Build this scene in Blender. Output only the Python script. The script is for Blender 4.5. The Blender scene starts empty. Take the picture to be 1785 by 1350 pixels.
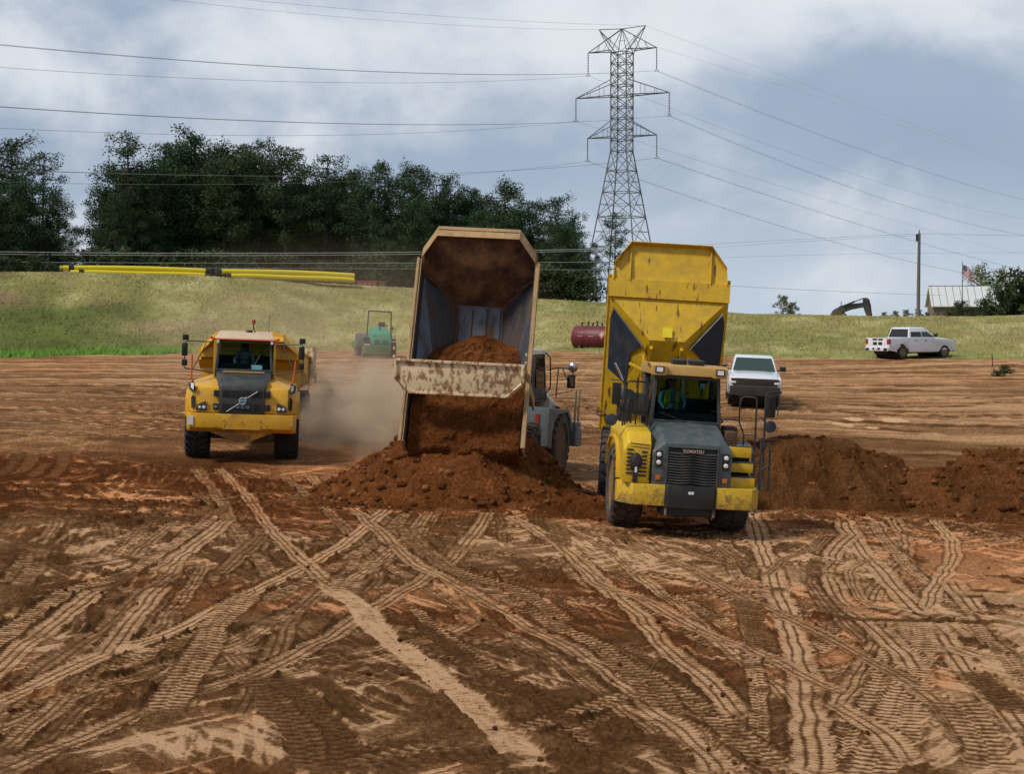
import bpy, bmesh, math, random
import numpy as np
from mathutils import Vector, Matrix, Euler
R = math.radians
random.seed(7)
rng = np.random.default_rng(11)
SC = bpy.context.scene
COL = SC.collection

# ------------------------------------------------------------------ camera, sky, sun, exposure
F, HOR, CX = 3000.0, 553.0, 892.5          # focal length in photo pixels, eye level row, centre column
CAMZ = 4.8
cam_d = bpy.data.cameras.new('camera'); cam = bpy.data.objects.new('camera', cam_d); COL.objects.link(cam)
cam_d.sensor_width = 36.0; cam_d.lens = 36.0 * F / 1785.0
cam_d.clip_start = 0.5; cam_d.clip_end = 8000
cam.location = (0, 0, CAMZ)
cam.rotation_euler = (R(90) - math.atan((675 - HOR) / F), 0, 0)
SC.camera = cam
SC.view_settings.view_transform = 'Standard'; SC.view_settings.look = 'None'
SC.view_settings.gamma = 1; SC.view_settings.exposure = 0.28
SC.cycles.max_bounces = 8; SC.cycles.transparent_max_bounces = 16; SC.cycles.volume_bounces = 1
SC.cycles.use_denoising = True

SUN_EL, SUN_AZ = R(50), R(-118)             # azimuth measured from +Y towards +X (sun up left, behind the trucks)
sun_d = bpy.data.lights.new('sun', 'SUN'); sun = bpy.data.objects.new('sun', sun_d); COL.objects.link(sun)
sun_d.energy = 2.3; sun_d.angle = R(9); sun_d.color = (1.0, 0.94, 0.86)
sv = Vector((math.sin(SUN_AZ) * math.cos(SUN_EL), math.cos(SUN_AZ) * math.cos(SUN_EL), math.sin(SUN_EL)))
sun.rotation_euler = sv.to_track_quat('Z', 'Y').to_euler(); sun.location = (-40, 30, 60)

W = bpy.data.worlds.new('World'); SC.world = W; W.use_nodes = True
def world():
    nt = W.node_tree; nt.nodes.clear(); N = nt.nodes.new; L = nt.links.new
    def val(op, a, b=None, c=None, clamp=False):
        m = N('ShaderNodeMath'); m.operation = op; m.use_clamp = clamp
        for i, v in enumerate((a, b, c)):
            if v is None: continue
            if isinstance(v, (int, float)): m.inputs[i].default_value = v
            else: L(v, m.inputs[i])
        return m.outputs[0]
    def mix(f, a, b):
        m = N('ShaderNodeMix'); m.data_type = 'RGBA'
        if isinstance(f, (int, float)): m.inputs[0].default_value = f
        else: L(f, m.inputs[0])
        for i, v in ((6, a), (7, b)):
            if isinstance(v, tuple): m.inputs[i].default_value = (*v, 1)
            else: L(v, m.inputs[i])
        return m.outputs[2]
    tc = N('ShaderNodeTexCoord'); sep = N('ShaderNodeSeparateXYZ'); L(tc.outputs['Generated'], sep.inputs[0])
    x, y, z = sep.outputs
    ya = val('MAXIMUM', val('ABSOLUTE', y), 0.2)
    u = val('DIVIDE', x, ya); v = val('DIVIDE', z, ya)      # tangent-plane coordinates of the cloud deck
    cmb = N('ShaderNodeCombineXYZ'); L(u, cmb.inputs[0]); L(val('MULTIPLY', v, 1.35), cmb.inputs[1])
    def noise(scale, det, rough, dist, off=0.0):
        n = N('ShaderNodeTexNoise'); n.inputs['Scale'].default_value = scale; n.inputs['Detail'].default_value = det
        n.inputs['Roughness'].default_value = rough; n.inputs['Distortion'].default_value = dist
        mp = N('ShaderNodeMapping'); mp.inputs['Location'].default_value = (off, off * .7, off * .3)
        L(cmb.outputs[0], mp.inputs[0]); L(mp.outputs[0], n.inputs[0]); return n.outputs[0]
    n1 = noise(9, 10, .56, .25, 3.1); n2 = noise(3.2, 5, .5, .2, 9.7); n3 = noise(18, 6, .55, .1, 1.3)
    def blob(px, py, rx, ry):
        cu, cv = (px - CX) / F, (HOR - py) / F
        a = val('DIVIDE', val('SUBTRACT', u, cu), rx / F); b = val('DIVIDE', val('SUBTRACT', v, cv), ry / F)
        d = val('SQRT', val('ADD', val('MULTIPLY', a, a), val('MULTIPLY', b, b)))
        return val('SUBTRACT', 1.0, d, clamp=True)
    def band(src, lo, hi):
        m = N('ShaderNodeMapRange'); m.interpolation_type = 'SMOOTHSTEP'
        m.inputs[1].default_value = lo; m.inputs[2].default_value = hi; L(src, m.inputs[0]); return m.outputs[0]
    bb = None
    for (px, py, rx, ry, k) in ((1450, -20, 620, 170, 1.2), (1170, 130, 330, 220, 1.0), (1740, 60, 260, 120, .5), (900, 20, 500, 170, .45),
                                (420, 60, 800, 260, .50), (560, 190, 460, 170, .30), (60, 90, 320, 140, .35), (1500, 510, 520, 75, .6),
                                (1180, 390, 420, 90, .35), (1500, 460, 300, 60, .3), (160, 440, 200, 110, .55), (-900, 200, 900, 500, 1.0), (3000, 100, 1100, 600, 1.2)):
        t = val('MULTIPLY', blob(px, py, rx, ry), k)
        bb = t if bb is None else val('ADD', bb, t)
    nn = val('SUBTRACT', n1, .5)
    m = val('ADD', bb, val('MULTIPLY', nn, 2.7)); m = val('ADD', m, val('MULTIPLY', val('SUBTRACT', n3, .5), .45))
    mask = band(m, .0, 1.15)
    up = band(v, .45, 1.6)
    grey = mix(band(n2, .3, .7), (.275, .35, .47), (.36, .435, .55))
    hz = band(v, -.005, .10)
    grey = mix(hz, (.48, .56, .66), grey)
    col = mix(mask, grey, (.67, .70, .74))
    col = mix(up, col, (.34, .38, .43))
    sky = N('ShaderNodeTexSky'); sky.sky_type = 'NISHITA'; sky.sun_disc = False
    sky.sun_elevation = SUN_EL; sky.sun_rotation = SUN_AZ
    sky.air_density = 1.2; sky.dust_density = 2.0
    b1 = N('ShaderNodeBackground'); L(sky.outputs[0], b1.inputs[0]); b1.inputs[1].default_value = .06
    b2 = N('ShaderNodeBackground'); L(col, b2.inputs[0]); b2.inputs[1].default_value = 1.0
    ms = N('ShaderNodeMixShader'); ms.inputs[0].default_value = .88
    L(b1.outputs[0], ms.inputs[1]); L(b2.outputs[0], ms.inputs[2])
    out = N('ShaderNodeOutputWorld'); L(ms.outputs[0], out.inputs[0])
world()

# ------------------------------------------------------------------ small numpy noise
def hsh(ix, iy, seed):
    h = (ix.astype(np.int64) * 374761393 + iy.astype(np.int64) * 668265263 + seed * 974634777) & 0xffffffff
    h = ((h ^ (h >> 13)) * 1274126177) & 0xffffffff
    return ((h ^ (h >> 16)) & 0xffffff).astype(np.float32) / np.float32(0xffffff)
def vn(x, y, seed=0):
    xi = np.floor(x); yi = np.floor(y); fx = (x - xi).astype(np.float32); fy = (y - yi).astype(np.float32)
    fx = fx * fx * (3 - 2 * fx); fy = fy * fy * (3 - 2 * fy)
    xi = xi.astype(np.int64); yi = yi.astype(np.int64)
    a = hsh(xi, yi, seed); b = hsh(xi + 1, yi, seed); c = hsh(xi, yi + 1, seed); d = hsh(xi + 1, yi + 1, seed)
    return (a + (b - a) * fx) * (1 - fy) + (c + (d - c) * fx) * fy
def fbm(x, y, seed=0, oct=4, gain=.5):
    s = 0; a = 1; t = 0
    for i in range(oct):
        s = s + a * vn(x * 2 ** i + 17.3 * i, y * 2 ** i + 5.1 * i, seed + i); t += a; a *= gain
    return s / t
def sst(x, a, b):
    t = np.clip((x - a) / (b - a), 0, 1); return t * t * (3 - 2 * t)

# ------------------------------------------------------------------ terrain heights
def gz(x, y):                                           # bare soil, metres
    x = np.asarray(x, float); y = np.asarray(y, float)
    z = np.interp(y, [-100, 40, 45, 51, 58, 67, 90, 108, 160, 400], [0, 0, .02, .08, .62, 1.42, 1.98, 2.2, 2.75, 2.75])
    w = 1 - sst(y, 58, 95)
    xx = np.clip(x, -16, 16)
    z = z - .045 * (xx - 3.9) * w
    z = z + .34 * np.exp(-((x - 25) / 7.) ** 2 - ((y - 91) / 3.5) ** 2) * (.7 + .9 * fbm(x * .5, y * .5, 55, 3))      # low spoil ledge by the far pickup
    return z
PXS = np.array([-300, 0, 300, 600, 1000, 1300, 1500, 1785, 2100.])
XS = (PXS - CX) / F * 130.
FOOT = np.array([102, 104, 115, 125, 122, 110, 108.5, 105, 104.])
CPX = np.array([-300, 0, 300, 450, 620, 740, 960, 1050, 1290, 1500, 1700, 1785, 2100.])
CXS = (CPX - CX) / F * 140.
CZ = np.array([8.2, 8.1, 8.15, 7.85, 7.45, 7.1, 6.2, 5.95, 4.95, 4.72, 4.72, 4.9, 5.2])
def foot(x):
    x = np.asarray(x, float); return np.interp(x, XS, FOOT) + .7 * np.sin(x * .43 + 1) + .5 * np.sin(x * 1.1) + 1.1 * (fbm(x * .9, x * 0 + 2.2, 77, 3) - .5)
def crest(x): return np.interp(x, CXS, CZ)
def hz_(x, y):                                          # grassed bank and the plateau behind it
    x = np.asarray(x, float); y = np.asarray(y, float)
    f = foot(x); c = crest(x); g = gz(x, f)
    t = np.clip((y - f) / 24., -.2, 1)
    tt = np.clip(t, 0, 1)
    prof = .35 * tt + .65 * (tt * tt * (3 - 2 * tt))
    z = g + (c - g) * prof + np.minimum(t, 0) * 6
    z = z + .35 * (fbm(x * .16, y * .16, 5, 3) - .5) * sst(t, 0, .3) * (1 - .6 * sst(t, .8, 1))
    far = np.clip(y - f - 24, 0, 4000)
    z = z - (z - 4.2) * sst(far, 30, 180)
    return z
def ground_pt(px, py, off=0.):                          # where the sight line through a photo pixel meets the soil
    u = (px - CX) / F; v = (HOR - py) / F
    lo, hi = 8., 160.
    for _ in range(50):
        m = (lo + hi) / 2
        if CAMZ + v * m > gz(u * m, m) + off: lo = m
        else: hi = m
    return u * lo, lo
def at(px, py, d): return Vector(((px - CX) / F * d, d, CAMZ + (HOR - py) / F * d))

# ------------------------------------------------------------------ materials
def nodes(name):
    m = bpy.data.materials.new(name); m.use_nodes = True; nt = m.node_tree; nt.nodes.clear()
    out = nt.nodes.new('ShaderNodeOutputMaterial'); return m, nt, out
def bsdf(nt, out):
    b = nt.nodes.new('ShaderNodeBsdfPrincipled'); nt.links.new(b.outputs[0], out.inputs[0]); return b
def nz(nt, scale, det=5, rough=.55, coord='Object', sc=(1, 1, 1), dist=0):
    tc = nt.nodes.new('ShaderNodeTexCoord'); mp = nt.nodes.new('ShaderNodeMapping'); mp.inputs['Scale'].default_value = sc
    n = nt.nodes.new('ShaderNodeTexNoise'); n.inputs['Scale'].default_value = scale; n.inputs['Detail'].default_value = det
    n.inputs['Roughness'].default_value = rough; n.inputs['Distortion'].default_value = dist
    nt.links.new(tc.outputs[coord], mp.inputs[0]); nt.links.new(mp.outputs[0], n.inputs[0]); return n.outputs[0]
def ramp(nt, src, stops):
    r = nt.nodes.new('ShaderNodeValToRGB'); e = r.color_ramp.elements
    while len(e) < len(stops): e.new(.5)
    for i, (p, c) in enumerate(stops):
        e[i].position = p; e[i].color = (*c, 1) if len(c) == 3 else c
    nt.links.new(src, r.inputs[0]); return r.outputs[0]
def mixc(nt, f, a, b, mode='MIX'):
    m = nt.nodes.new('ShaderNodeMix'); m.data_type = 'RGBA'; m.blend_type = mode
    if isinstance(f, (int, float)): m.inputs[0].default_value = f
    else: nt.links.new(f, m.inputs[0])
    for i, v in ((6, a), (7, b)):
        if isinstance(v, tuple): m.inputs[i].default_value = (*v[:3], 1)
        else: nt.links.new(v, m.inputs[i])
    return m.outputs[2]
def bump(nt, b, h, strength, dist):
    n = nt.nodes.new('ShaderNodeBump'); n.inputs['Strength'].default_value = strength; n.inputs['Distance'].default_value = dist
    nt.links.new(h, n.inputs['Height']); nt.links.new(n.outputs[0], b.inputs['Normal'])
def g3(v): return (v, v, v)
M = {}
def paint(name, c, rough=.45, dirt=.35, dc=(.25, .15, .085), lo=.45, hi=.7, scale=3., metal=0., coat=0., streak=1., mud=0.):
    m, nt, out = nodes(name); b = bsdf(nt, out)
    n = nz(nt, scale, 8, .65, sc=(1, 1, streak)); k = ramp(nt, n, [(lo, g3(0)), (hi, g3(dirt))])
    n2 = nz(nt, scale * 7, 4, .6); c2 = mixc(nt, ramp(nt, n2, [(.3, g3(0)), (.7, g3(1))]), tuple(x * .9 for x in c), tuple(min(1, x * 1.07) for x in c))
    col = mixc(nt, k, c2, dc)
    if mud:                                              # splashed mud, thick below the axle line
        tc = nt.nodes.new('ShaderNodeTexCoord'); sp = nt.nodes.new('ShaderNodeSeparateXYZ'); nt.links.new(tc.outputs['Object'], sp.inputs[0])
        ad = nt.nodes.new('ShaderNodeMath'); ad.operation = 'MULTIPLY_ADD'; nt.links.new(n, ad.inputs[0]); ad.inputs[1].default_value = 3.2; nt.links.new(sp.outputs[2], ad.inputs[2])
        ad2 = nt.nodes.new('ShaderNodeMath'); ad2.operation = 'MULTIPLY_ADD'; nt.links.new(nz(nt, 16, 5, .7), ad2.inputs[0]); ad2.inputs[1].default_value = 1.6; nt.links.new(ad.outputs[0], ad2.inputs[2])
        mr = nt.nodes.new('ShaderNodeMapRange'); mr.inputs[1].default_value = 3.35; mr.inputs[2].default_value = 2.95; mr.inputs[4].default_value = mud; nt.links.new(ad2.outputs[0], mr.inputs[0]); col = mixc(nt, mr.outputs[0], col, (.19, .11, .06))
    nt.links.new(col, b.inputs['Base Color'])
    nt.links.new(ramp(nt, n, [(lo, g3(rough)), (hi, g3(min(1, rough + dirt * .5)))]), b.inputs['Roughness'])
    b.inputs['Metallic'].default_value = metal; b.inputs['Coat Weight'].default_value = coat
    M[name] = m; return m
def spots(m, scale, thr, col=(.10, .035, .01), st=.35):
    nt = m.node_tree; b = [n for n in nt.nodes if n.type == 'BSDF_PRINCIPLED'][0]; src = b.inputs['Base Color'].links[0].from_socket
    n = nz(nt, scale, 3, .55, sc=(1.6, st, st)); nt.links.new(mixc(nt, ramp(nt, n, [(thr, g3(0)), (thr + .03, g3(.85))]), src, col), b.inputs['Base Color'])
def glass(name, tint, refl=.12, base=(.02, .04, .045), k=.55):
    m, nt, out = nodes(name); L = nt.links.new
    t = nt.nodes.new('ShaderNodeBsdfTransparent'); t.inputs[0].default_value = (*tint, 1)
    g = nt.nodes.new('ShaderNodeBsdfGlossy'); g.inputs['Roughness'].default_value = .04; g.inputs[0].default_value = (.8, .85, .88, 1)
    f = nt.nodes.new('ShaderNodeFresnel'); f.inputs[0].default_value = 1.33
    a = nt.nodes.new('ShaderNodeMath'); a.operation = 'ADD'; a.inputs[1].default_value = refl; L(f.outputs[0], a.inputs[0])
    mx = nt.nodes.new('ShaderNodeMixShader'); L(a.outputs[0], mx.inputs[0]); L(t.outputs[0], mx.inputs[1]); L(g.outputs[0], mx.inputs[2])
    L(mx.outputs[0], out.inputs[0]); M[name] = m; return m
paint('yellow_a', (.70, .37, .006), .38, .38, coat=.1, mud=.85)
paint('yellow_b', (.66, .42, .008), .42, .40, coat=.1, mud=.85)
paint('yellow_body', (.60, .37, .007), .45, .55, dc=(.22, .12, .035), lo=.42, hi=.75)
spots(M['yellow_body'], 4.5, .635); paint('tan_paint', (.42, .27, .115), .5, .6, dc=(.20, .10, .045), lo=.4, hi=.7)
paint('gate_paint', (.68, .54, .33), .55, .9, dc=(.25, .12, .05), lo=.49, hi=.55, scale=9, streak=.6)
paint('offwhite', (.55, .50, .38), .4, .4)
paint('cream_roof', (.62, .46, .30), .4, .3)
paint('charcoal', (.035, .042, .045), .5, .45, dc=(.13, .10, .07), mud=.8)
paint('slate', (.060, .082, .088), .42, .5, dc=(.18, .14, .10), mud=.8)
paint('black', (.012, .012, .013), .5, .3, dc=(.08, .06, .045))
paint('mesh_black', (.006, .006, .007), .7, .1)
paint('navy', (.018, .030, .052), .6, .5, dc=(.08, .07, .06))
paint('steel', (.095, .105, .12), .36, .95, dc=(.12, .065, .035), lo=.42, hi=.66, scale=2.2, metal=.7, streak=.3)
paint('rust', (.10, .045, .022), .8, .7, dc=(.18, .09, .045))
paint('orange', (.65, .10, .01), .4, .2)
paint('red_lens', (.35, .02, .015), .25, .2)
paint('amber', (.5, .12, .01), .25, .1)
paint('lamp', (.75, .77, .78), .15, .1)
paint('chrome', (.65, .65, .66), .22, .3, metal=1.)
paint('rubber', (.028, .026, .026), .85, .75, dc=(.16, .105, .07), lo=.4, hi=.7, scale=2.2)
paint('rubber_black', (.022, .02, .02), .85, .5, dc=(.10, .065, .045), scale=2)
paint('white', (.72, .74, .78), .3, .12, coat=.5)
paint('white_sticker', (.7, .72, .74), .5, .1)
paint('tealblue', (.10, .34, .42), .6, .1)
paint('green_teal', (.04, .30, .19), .45, .45)
paint('green_drum', (.05, .17, .07), .6, .7)
paint('tank_red', (.13, .014, .020), .45, .3, dc=(.14, .06, .05))
paint('silver', (.42, .43, .45), .4, .1); paint('pink_mark', (.62, .28, .30), .6, .2)
paint('pipe_yellow', (.72, .56, .01), .4, .12, dc=(.4, .3, .02))
paint('bark', (.055, .042, .034), .9, .5, dc=(.09, .07, .055))
paint('pole_wood', (.17, .125, .095), .85, .5, dc=(.09, .07, .055), streak=.1, scale=6)
paint('galv', (.13, .145, .155), .55, .5, dc=(.07, .085, .09), metal=.2)
paint('wire', (.17, .175, .185), .5, .3, dc=(.10, .07, .06))
paint('wire_light', (.42, .42, .44), .5, .2)
paint('roof_metal', (.60, .62, .60), .4, .3, dc=(.45, .42, .38))
paint('siding', (.17, .13, .105), .8, .4)
paint('container_red', (.26, .075, .065), .7, .4)
paint('skin', (.36, .17, .11), .6, 0.05)
paint('shirt_cyan', (.22, .40, .44), .8, .1)
paint('shirt_grey', (.34, .34, .33), .8, .1)
paint('vest_lime', (.28, .62, .03), .7, .05)
paint('vest_orange', (.62, .20, .04), .7, .05)
paint('hair', (.02, .014, .01), .8, .0)
paint('denim', (.03, .04, .07), .9, .1)
paint('flag_red', (.42, .03, .04), .8, 0); paint('flag_white', (.62, .62, .62), .8, 0); paint('flag_blue', (.02, .035, .13), .8, 0)
glass('glass', (.60, .72, .72), -.02)
glass('glass_green', (.38, .62, .52), .0)
glass('glass_dark', (.05, .055, .06), .06)
glass('mirror_teal', (.02, .09, .09), .25)
# ------------------------------------------------------------------ mesh helpers
def finish(me, mat, bev=0., smooth=38.):
    pass
class MB:
    def __init__(s, mtx=None):
        s.v = []; s.f = []; s.m = mtx or Matrix()
    def add(s, vs, fs):
        o = len(s.v); s.v += [tuple(s.m @ Vector(p)) for p in vs]; s.f += [tuple(i + o for i in f) for f in fs]; return s
    def box(s, x0, x1, y0, y1, z0, z1):
        return s.add([(x0, y0, z0), (x1, y0, z0), (x1, y1, z0), (x0, y1, z0), (x0, y0, z1), (x1, y0, z1), (x1, y1, z1), (x0, y1, z1)],
                     [(0, 3, 2, 1), (4, 5, 6, 7), (0, 1, 5, 4), (1, 2, 6, 5), (2, 3, 7, 6), (3, 0, 4, 7)])
    def obox(s, c, size, eul=(0, 0, 0)):
        mt = Matrix.Translation(c) @ Euler(eul).to_matrix().to_4x4(); h = [a / 2 for a in size]
        vs = [mt @ Vector((sx * h[0], sy * h[1], sz * h[2])) for sz in (-1, 1) for sx, sy in ((-1, -1), (1, -1), (1, 1), (-1, 1))]
        return s.add(vs, [(0, 3, 2, 1), (4, 5, 6, 7), (0, 1, 5, 4), (1, 2, 6, 5), (2, 3, 7, 6), (3, 0, 4, 7)])
    def prism(s, poly, axis, a, b):                     # poly in the two other axes (x: yz, y: xz, z: xy)
        n = len(poly)
        def P(p, t): return {'x': (t, p[0], p[1]), 'y': (p[0], t, p[1]), 'z': (p[0], p[1], t)}[axis]
        return s.add([P(p, a) for p in poly] + [P(p, b) for p in poly],
                     [tuple(range(n))[::-1], tuple(range(n, 2 * n))] + [(i, (i + 1) % n, n + (i + 1) % n, n + i) for i in range(n)])
    def plate(s, poly, t):                              # poly: 3D points, t: thickness vector
        n = len(poly); t = Vector(t); a = [Vector(p) for p in poly]
        return s.add(a + [p + t for p in a], [tuple(range(n))[::-1], tuple(range(n, 2 * n))] + [(i, (i + 1) % n, n + (i + 1) % n, n + i) for i in range(n)])
    def loft(s, rings, closed=True, caps=True):
        n = len(rings[0]); vs = [p for r in rings for p in r]; fs = []
        for k in range(len(rings) - 1):
            for i in range(n if closed else n - 1):
                j = (i + 1) % n; fs.append((k * n + i, k * n + j, (k + 1) * n + j, (k + 1) * n + i))
        if caps: fs += [tuple(range(n))[::-1], tuple(range((len(rings) - 1) * n, len(rings) * n))]
        return s.add(vs, fs)
    def tube(s, pts, r, n=6):
        pts = [Vector(p) for p in pts]; rings = []; rr = r if isinstance(r, (list, tuple)) else [r] * len(pts); pu = None
        for i, p in enumerate(pts):
            d = (pts[min(i + 1, len(pts) - 1)] - pts[max(i - 1, 0)]).normalized()
            u = d.cross(Vector((0, 0, 1))) if pu is None else (pu - d * pu.dot(d))
            if u.length < 1e-3: u = d.cross(Vector((1, 0, 0)))
            u.normalize(); pu = u; w = d.cross(u)
            rings.append([p + (u * math.cos(2 * math.pi * k / n) + w * math.sin(2 * math.pi * k / n)) * rr[i] for k in range(n)])
        return s.loft(rings)
    def bars(s, segs, r, n=4):
        for a, b in segs: s.tube([a, b], r, n)
        return s
    def lathe(s, prof, c, axis='x', n=24):              # prof: (t along axis, radius)
        rings = []
        for t, r in prof:
            ring = []
            for k in range(n):
                a = 2 * math.pi * k / n; p, q = r * math.cos(a), r * math.sin(a)
                ring.append({'x': (c[0] + t, c[1] + p, c[2] + q), 'y': (c[0] + p, c[1] + t, c[2] + q), 'z': (c[0] + p, c[1] + q, c[2] + t)}[axis])
            rings.append(ring)
        return s.loft(rings)
    def mesh(s, name, mat, bev=0., ang=35., smooth=True):
        me = bpy.data.meshes.new(name); me.from_pydata(s.v, [], s.f)
        bm = bmesh.new(); bm.from_mesh(me); bmesh.ops.remove_doubles(bm, verts=bm.verts, dist=1e-5); bmesh.ops.recalc_face_normals(bm, faces=bm.faces)
        if bev:
            es = [e for e in bm.edges if len(e.link_faces) == 2 and e.calc_face_angle(0) > R(28)]
            try: bmesh.ops.bevel(bm, geom=es, offset=bev, segments=2, profile=.6, affect='EDGES', clamp_overlap=True)
            except Exception: pass
        bm.to_mesh(me); bm.free()
        if smooth:
            me.polygons.foreach_set('use_smooth', [True] * len(me.polygons)); me.set_sharp_from_angle(angle=R(ang))
        me.materials.append(M[mat] if isinstance(mat, str) else mat); me.update(); return me
    def build(s, name, mat, parent=None, bev=0., ang=35., smooth=True, loc=None):
        o = bpy.data.objects.new(name, s.mesh(name, mat, bev, ang, smooth)); COL.objects.link(o)
        if parent: o.parent = parent
        if loc is not None: o.location = loc
        return o
def tag(o, label=None, cat=None, group=None, kind=None):
    if label: o['label'] = label
    if cat: o['category'] = cat
    if group: o['group'] = group
    if kind: o['kind'] = kind
    return o
def empty(name, loc=(0, 0, 0), rot=(0, 0, 0)):
    o = bpy.data.objects.new(name, None); COL.objects.link(o); o.location = loc; o.rotation_euler = rot; o.empty_display_size = .3; return o
def kids(o): return [c for c in bpy.data.objects if c.parent == o]
def copy_tree(o, parent=None):
    c = o.copy(); COL.objects.link(c)
    if parent: c.parent = parent
    for ch in kids(o): copy_tree(ch, c)
    return c
def grid_mesh(name, X, Y, Z, mat, cols=None, smooth=True):
    ny, nx = X.shape; me = bpy.data.meshes.new(name); nv = nx * ny
    co = np.stack([X, Y, Z], -1).reshape(-1).astype(np.float32)
    me.vertices.add(nv); me.vertices.foreach_set('co', co)
    i = np.arange(nv).reshape(ny, nx)
    q = np.stack([i[:-1, :-1], i[:-1, 1:], i[1:, 1:], i[1:, :-1]], -1).reshape(-1, 4).astype(np.int32); nf = len(q)
    me.loops.add(nf * 4); me.loops.foreach_set('vertex_index', q.reshape(-1)); me.polygons.add(nf)
    me.polygons.foreach_set('loop_start', np.arange(0, nf * 4, 4, dtype=np.int32)); me.polygons.foreach_set('use_smooth', np.full(nf, smooth))
    if cols is not None:
        at_ = me.color_attributes.new('soil', 'FLOAT_COLOR', 'POINT'); at_.data.foreach_set('color', cols.reshape(-1).astype(np.float32))
    me.update(calc_edges=True); me.materials.append(mat)
    o = bpy.data.objects.new(name, me); COL.objects.link(o); return o
def quad_cloud(name, P, mat, nv=3):                    # P: (n, nv, 3) loose faces
    n = len(P); me = bpy.data.meshes.new(name); me.vertices.add(n * nv); me.vertices.foreach_set('co', P.reshape(-1).astype(np.float32))
    me.loops.add(n * nv); me.loops.foreach_set('vertex_index', np.arange(n * nv, dtype=np.int32)); me.polygons.add(n)
    me.polygons.foreach_set('loop_start', np.arange(0, n * nv, nv, dtype=np.int32)); me.update(calc_edges=True); me.materials.append(mat); return me
def link(name, me, parent=None):
    o = bpy.data.objects.new(name, me); COL.objects.link(o)
    if parent: o.parent = parent
    return o
# ------------------------------------------------------------------ the worked soil with its wheel tracks
def soil_mat():
    m, nt, out = nodes('soil'); b = bsdf(nt, out); L = nt.links.new
    a = nt.nodes.new('ShaderNodeAttribute'); a.attribute_name = 'soil'
    s = nt.nodes.new('ShaderNodeSeparateColor'); L(a.outputs['Color'], s.inputs[0])
    def math_(op, p, q):
        k = nt.nodes.new('ShaderNodeMath'); k.operation = op
        for i, v in enumerate((p, q)):
            if isinstance(v, (int, float)): k.inputs[i].default_value = v
            else: L(v, k.inputs[i])
        return k.outputs[0]
    nf = nz(nt, 14, 8, .7); nm = nz(nt, 1.3, 6, .6); nb = nz(nt, 45, 3, .6); nl = nz(nt, .16, 4, .55)
    c = math_('ADD', s.outputs[0], math_('MULTIPLY', math_('SUBTRACT', nf, .5), 1.5))
    c = math_('ADD', c, math_('MULTIPLY', math_('SUBTRACT', nm, .5), .25))
    col = ramp(nt, c, [(.02, (.105, .046, .016)), (.28, (.185, .084, .030)), (.52, (.300, .150, .064)), (.75, (.59, .325, .155)), (1., (.87, .52, .285))])
    rr = math_('ADD', s.outputs[1], math_('MULTIPLY', math_('SUBTRACT', nm, .5), .6))
    redc = mixc(nt, 1.0, col, (1.12, .84, .68), 'MULTIPLY')
    col = mixc(nt, ramp(nt, rr, [(.25, g3(0)), (.85, g3(1))]), col, redc)
    L(col, b.inputs['Base Color']); b.inputs['Roughness'].default_value = .92; b.inputs['Specular IOR Level'].default_value = .04
    bn = nt.nodes.new('ShaderNodeBump'); bn.inputs['Strength'].default_value = 1.; bn.inputs['Distance'].default_value = .13
    L(math_('ADD', nf, math_('MULTIPLY', nb, .35)), bn.inputs['Height']); L(bn.outputs[0], b.inputs['Normal'])
    M['soil'] = m
soil_mat()

def axis(parts):
    a = [parts[0][0]]
    for (s, e, d0, d1) in parts:
        x = s
        while x < e - 1e-6:
            t = (x - s) / (e - s); x = min(e, x + d0 + (d1 - d0) * t); a.append(x)
    return np.array(a)
def catmull(P, step=.16):
    P = [np.array(p, float) for p in P]; P = [2 * P[0] - P[1]] + P + [2 * P[-1] - P[-2]]; out = []
    for i in range(1, len(P) - 2):
        n = max(2, int(np.linalg.norm(P[i + 1] - P[i]) / step))
        for k in range(n):
            t = k / n
            out.append(.5 * ((2 * P[i]) + (-P[i - 1] + P[i + 1]) * t + (2 * P[i - 1] - 5 * P[i] + 4 * P[i + 1] - P[i + 2]) * t * t + (-P[i - 1] + 3 * P[i] - 3 * P[i + 1] + P[i + 2]) * t ** 3))
    out.append(P[-2]); return np.array(out)

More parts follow.
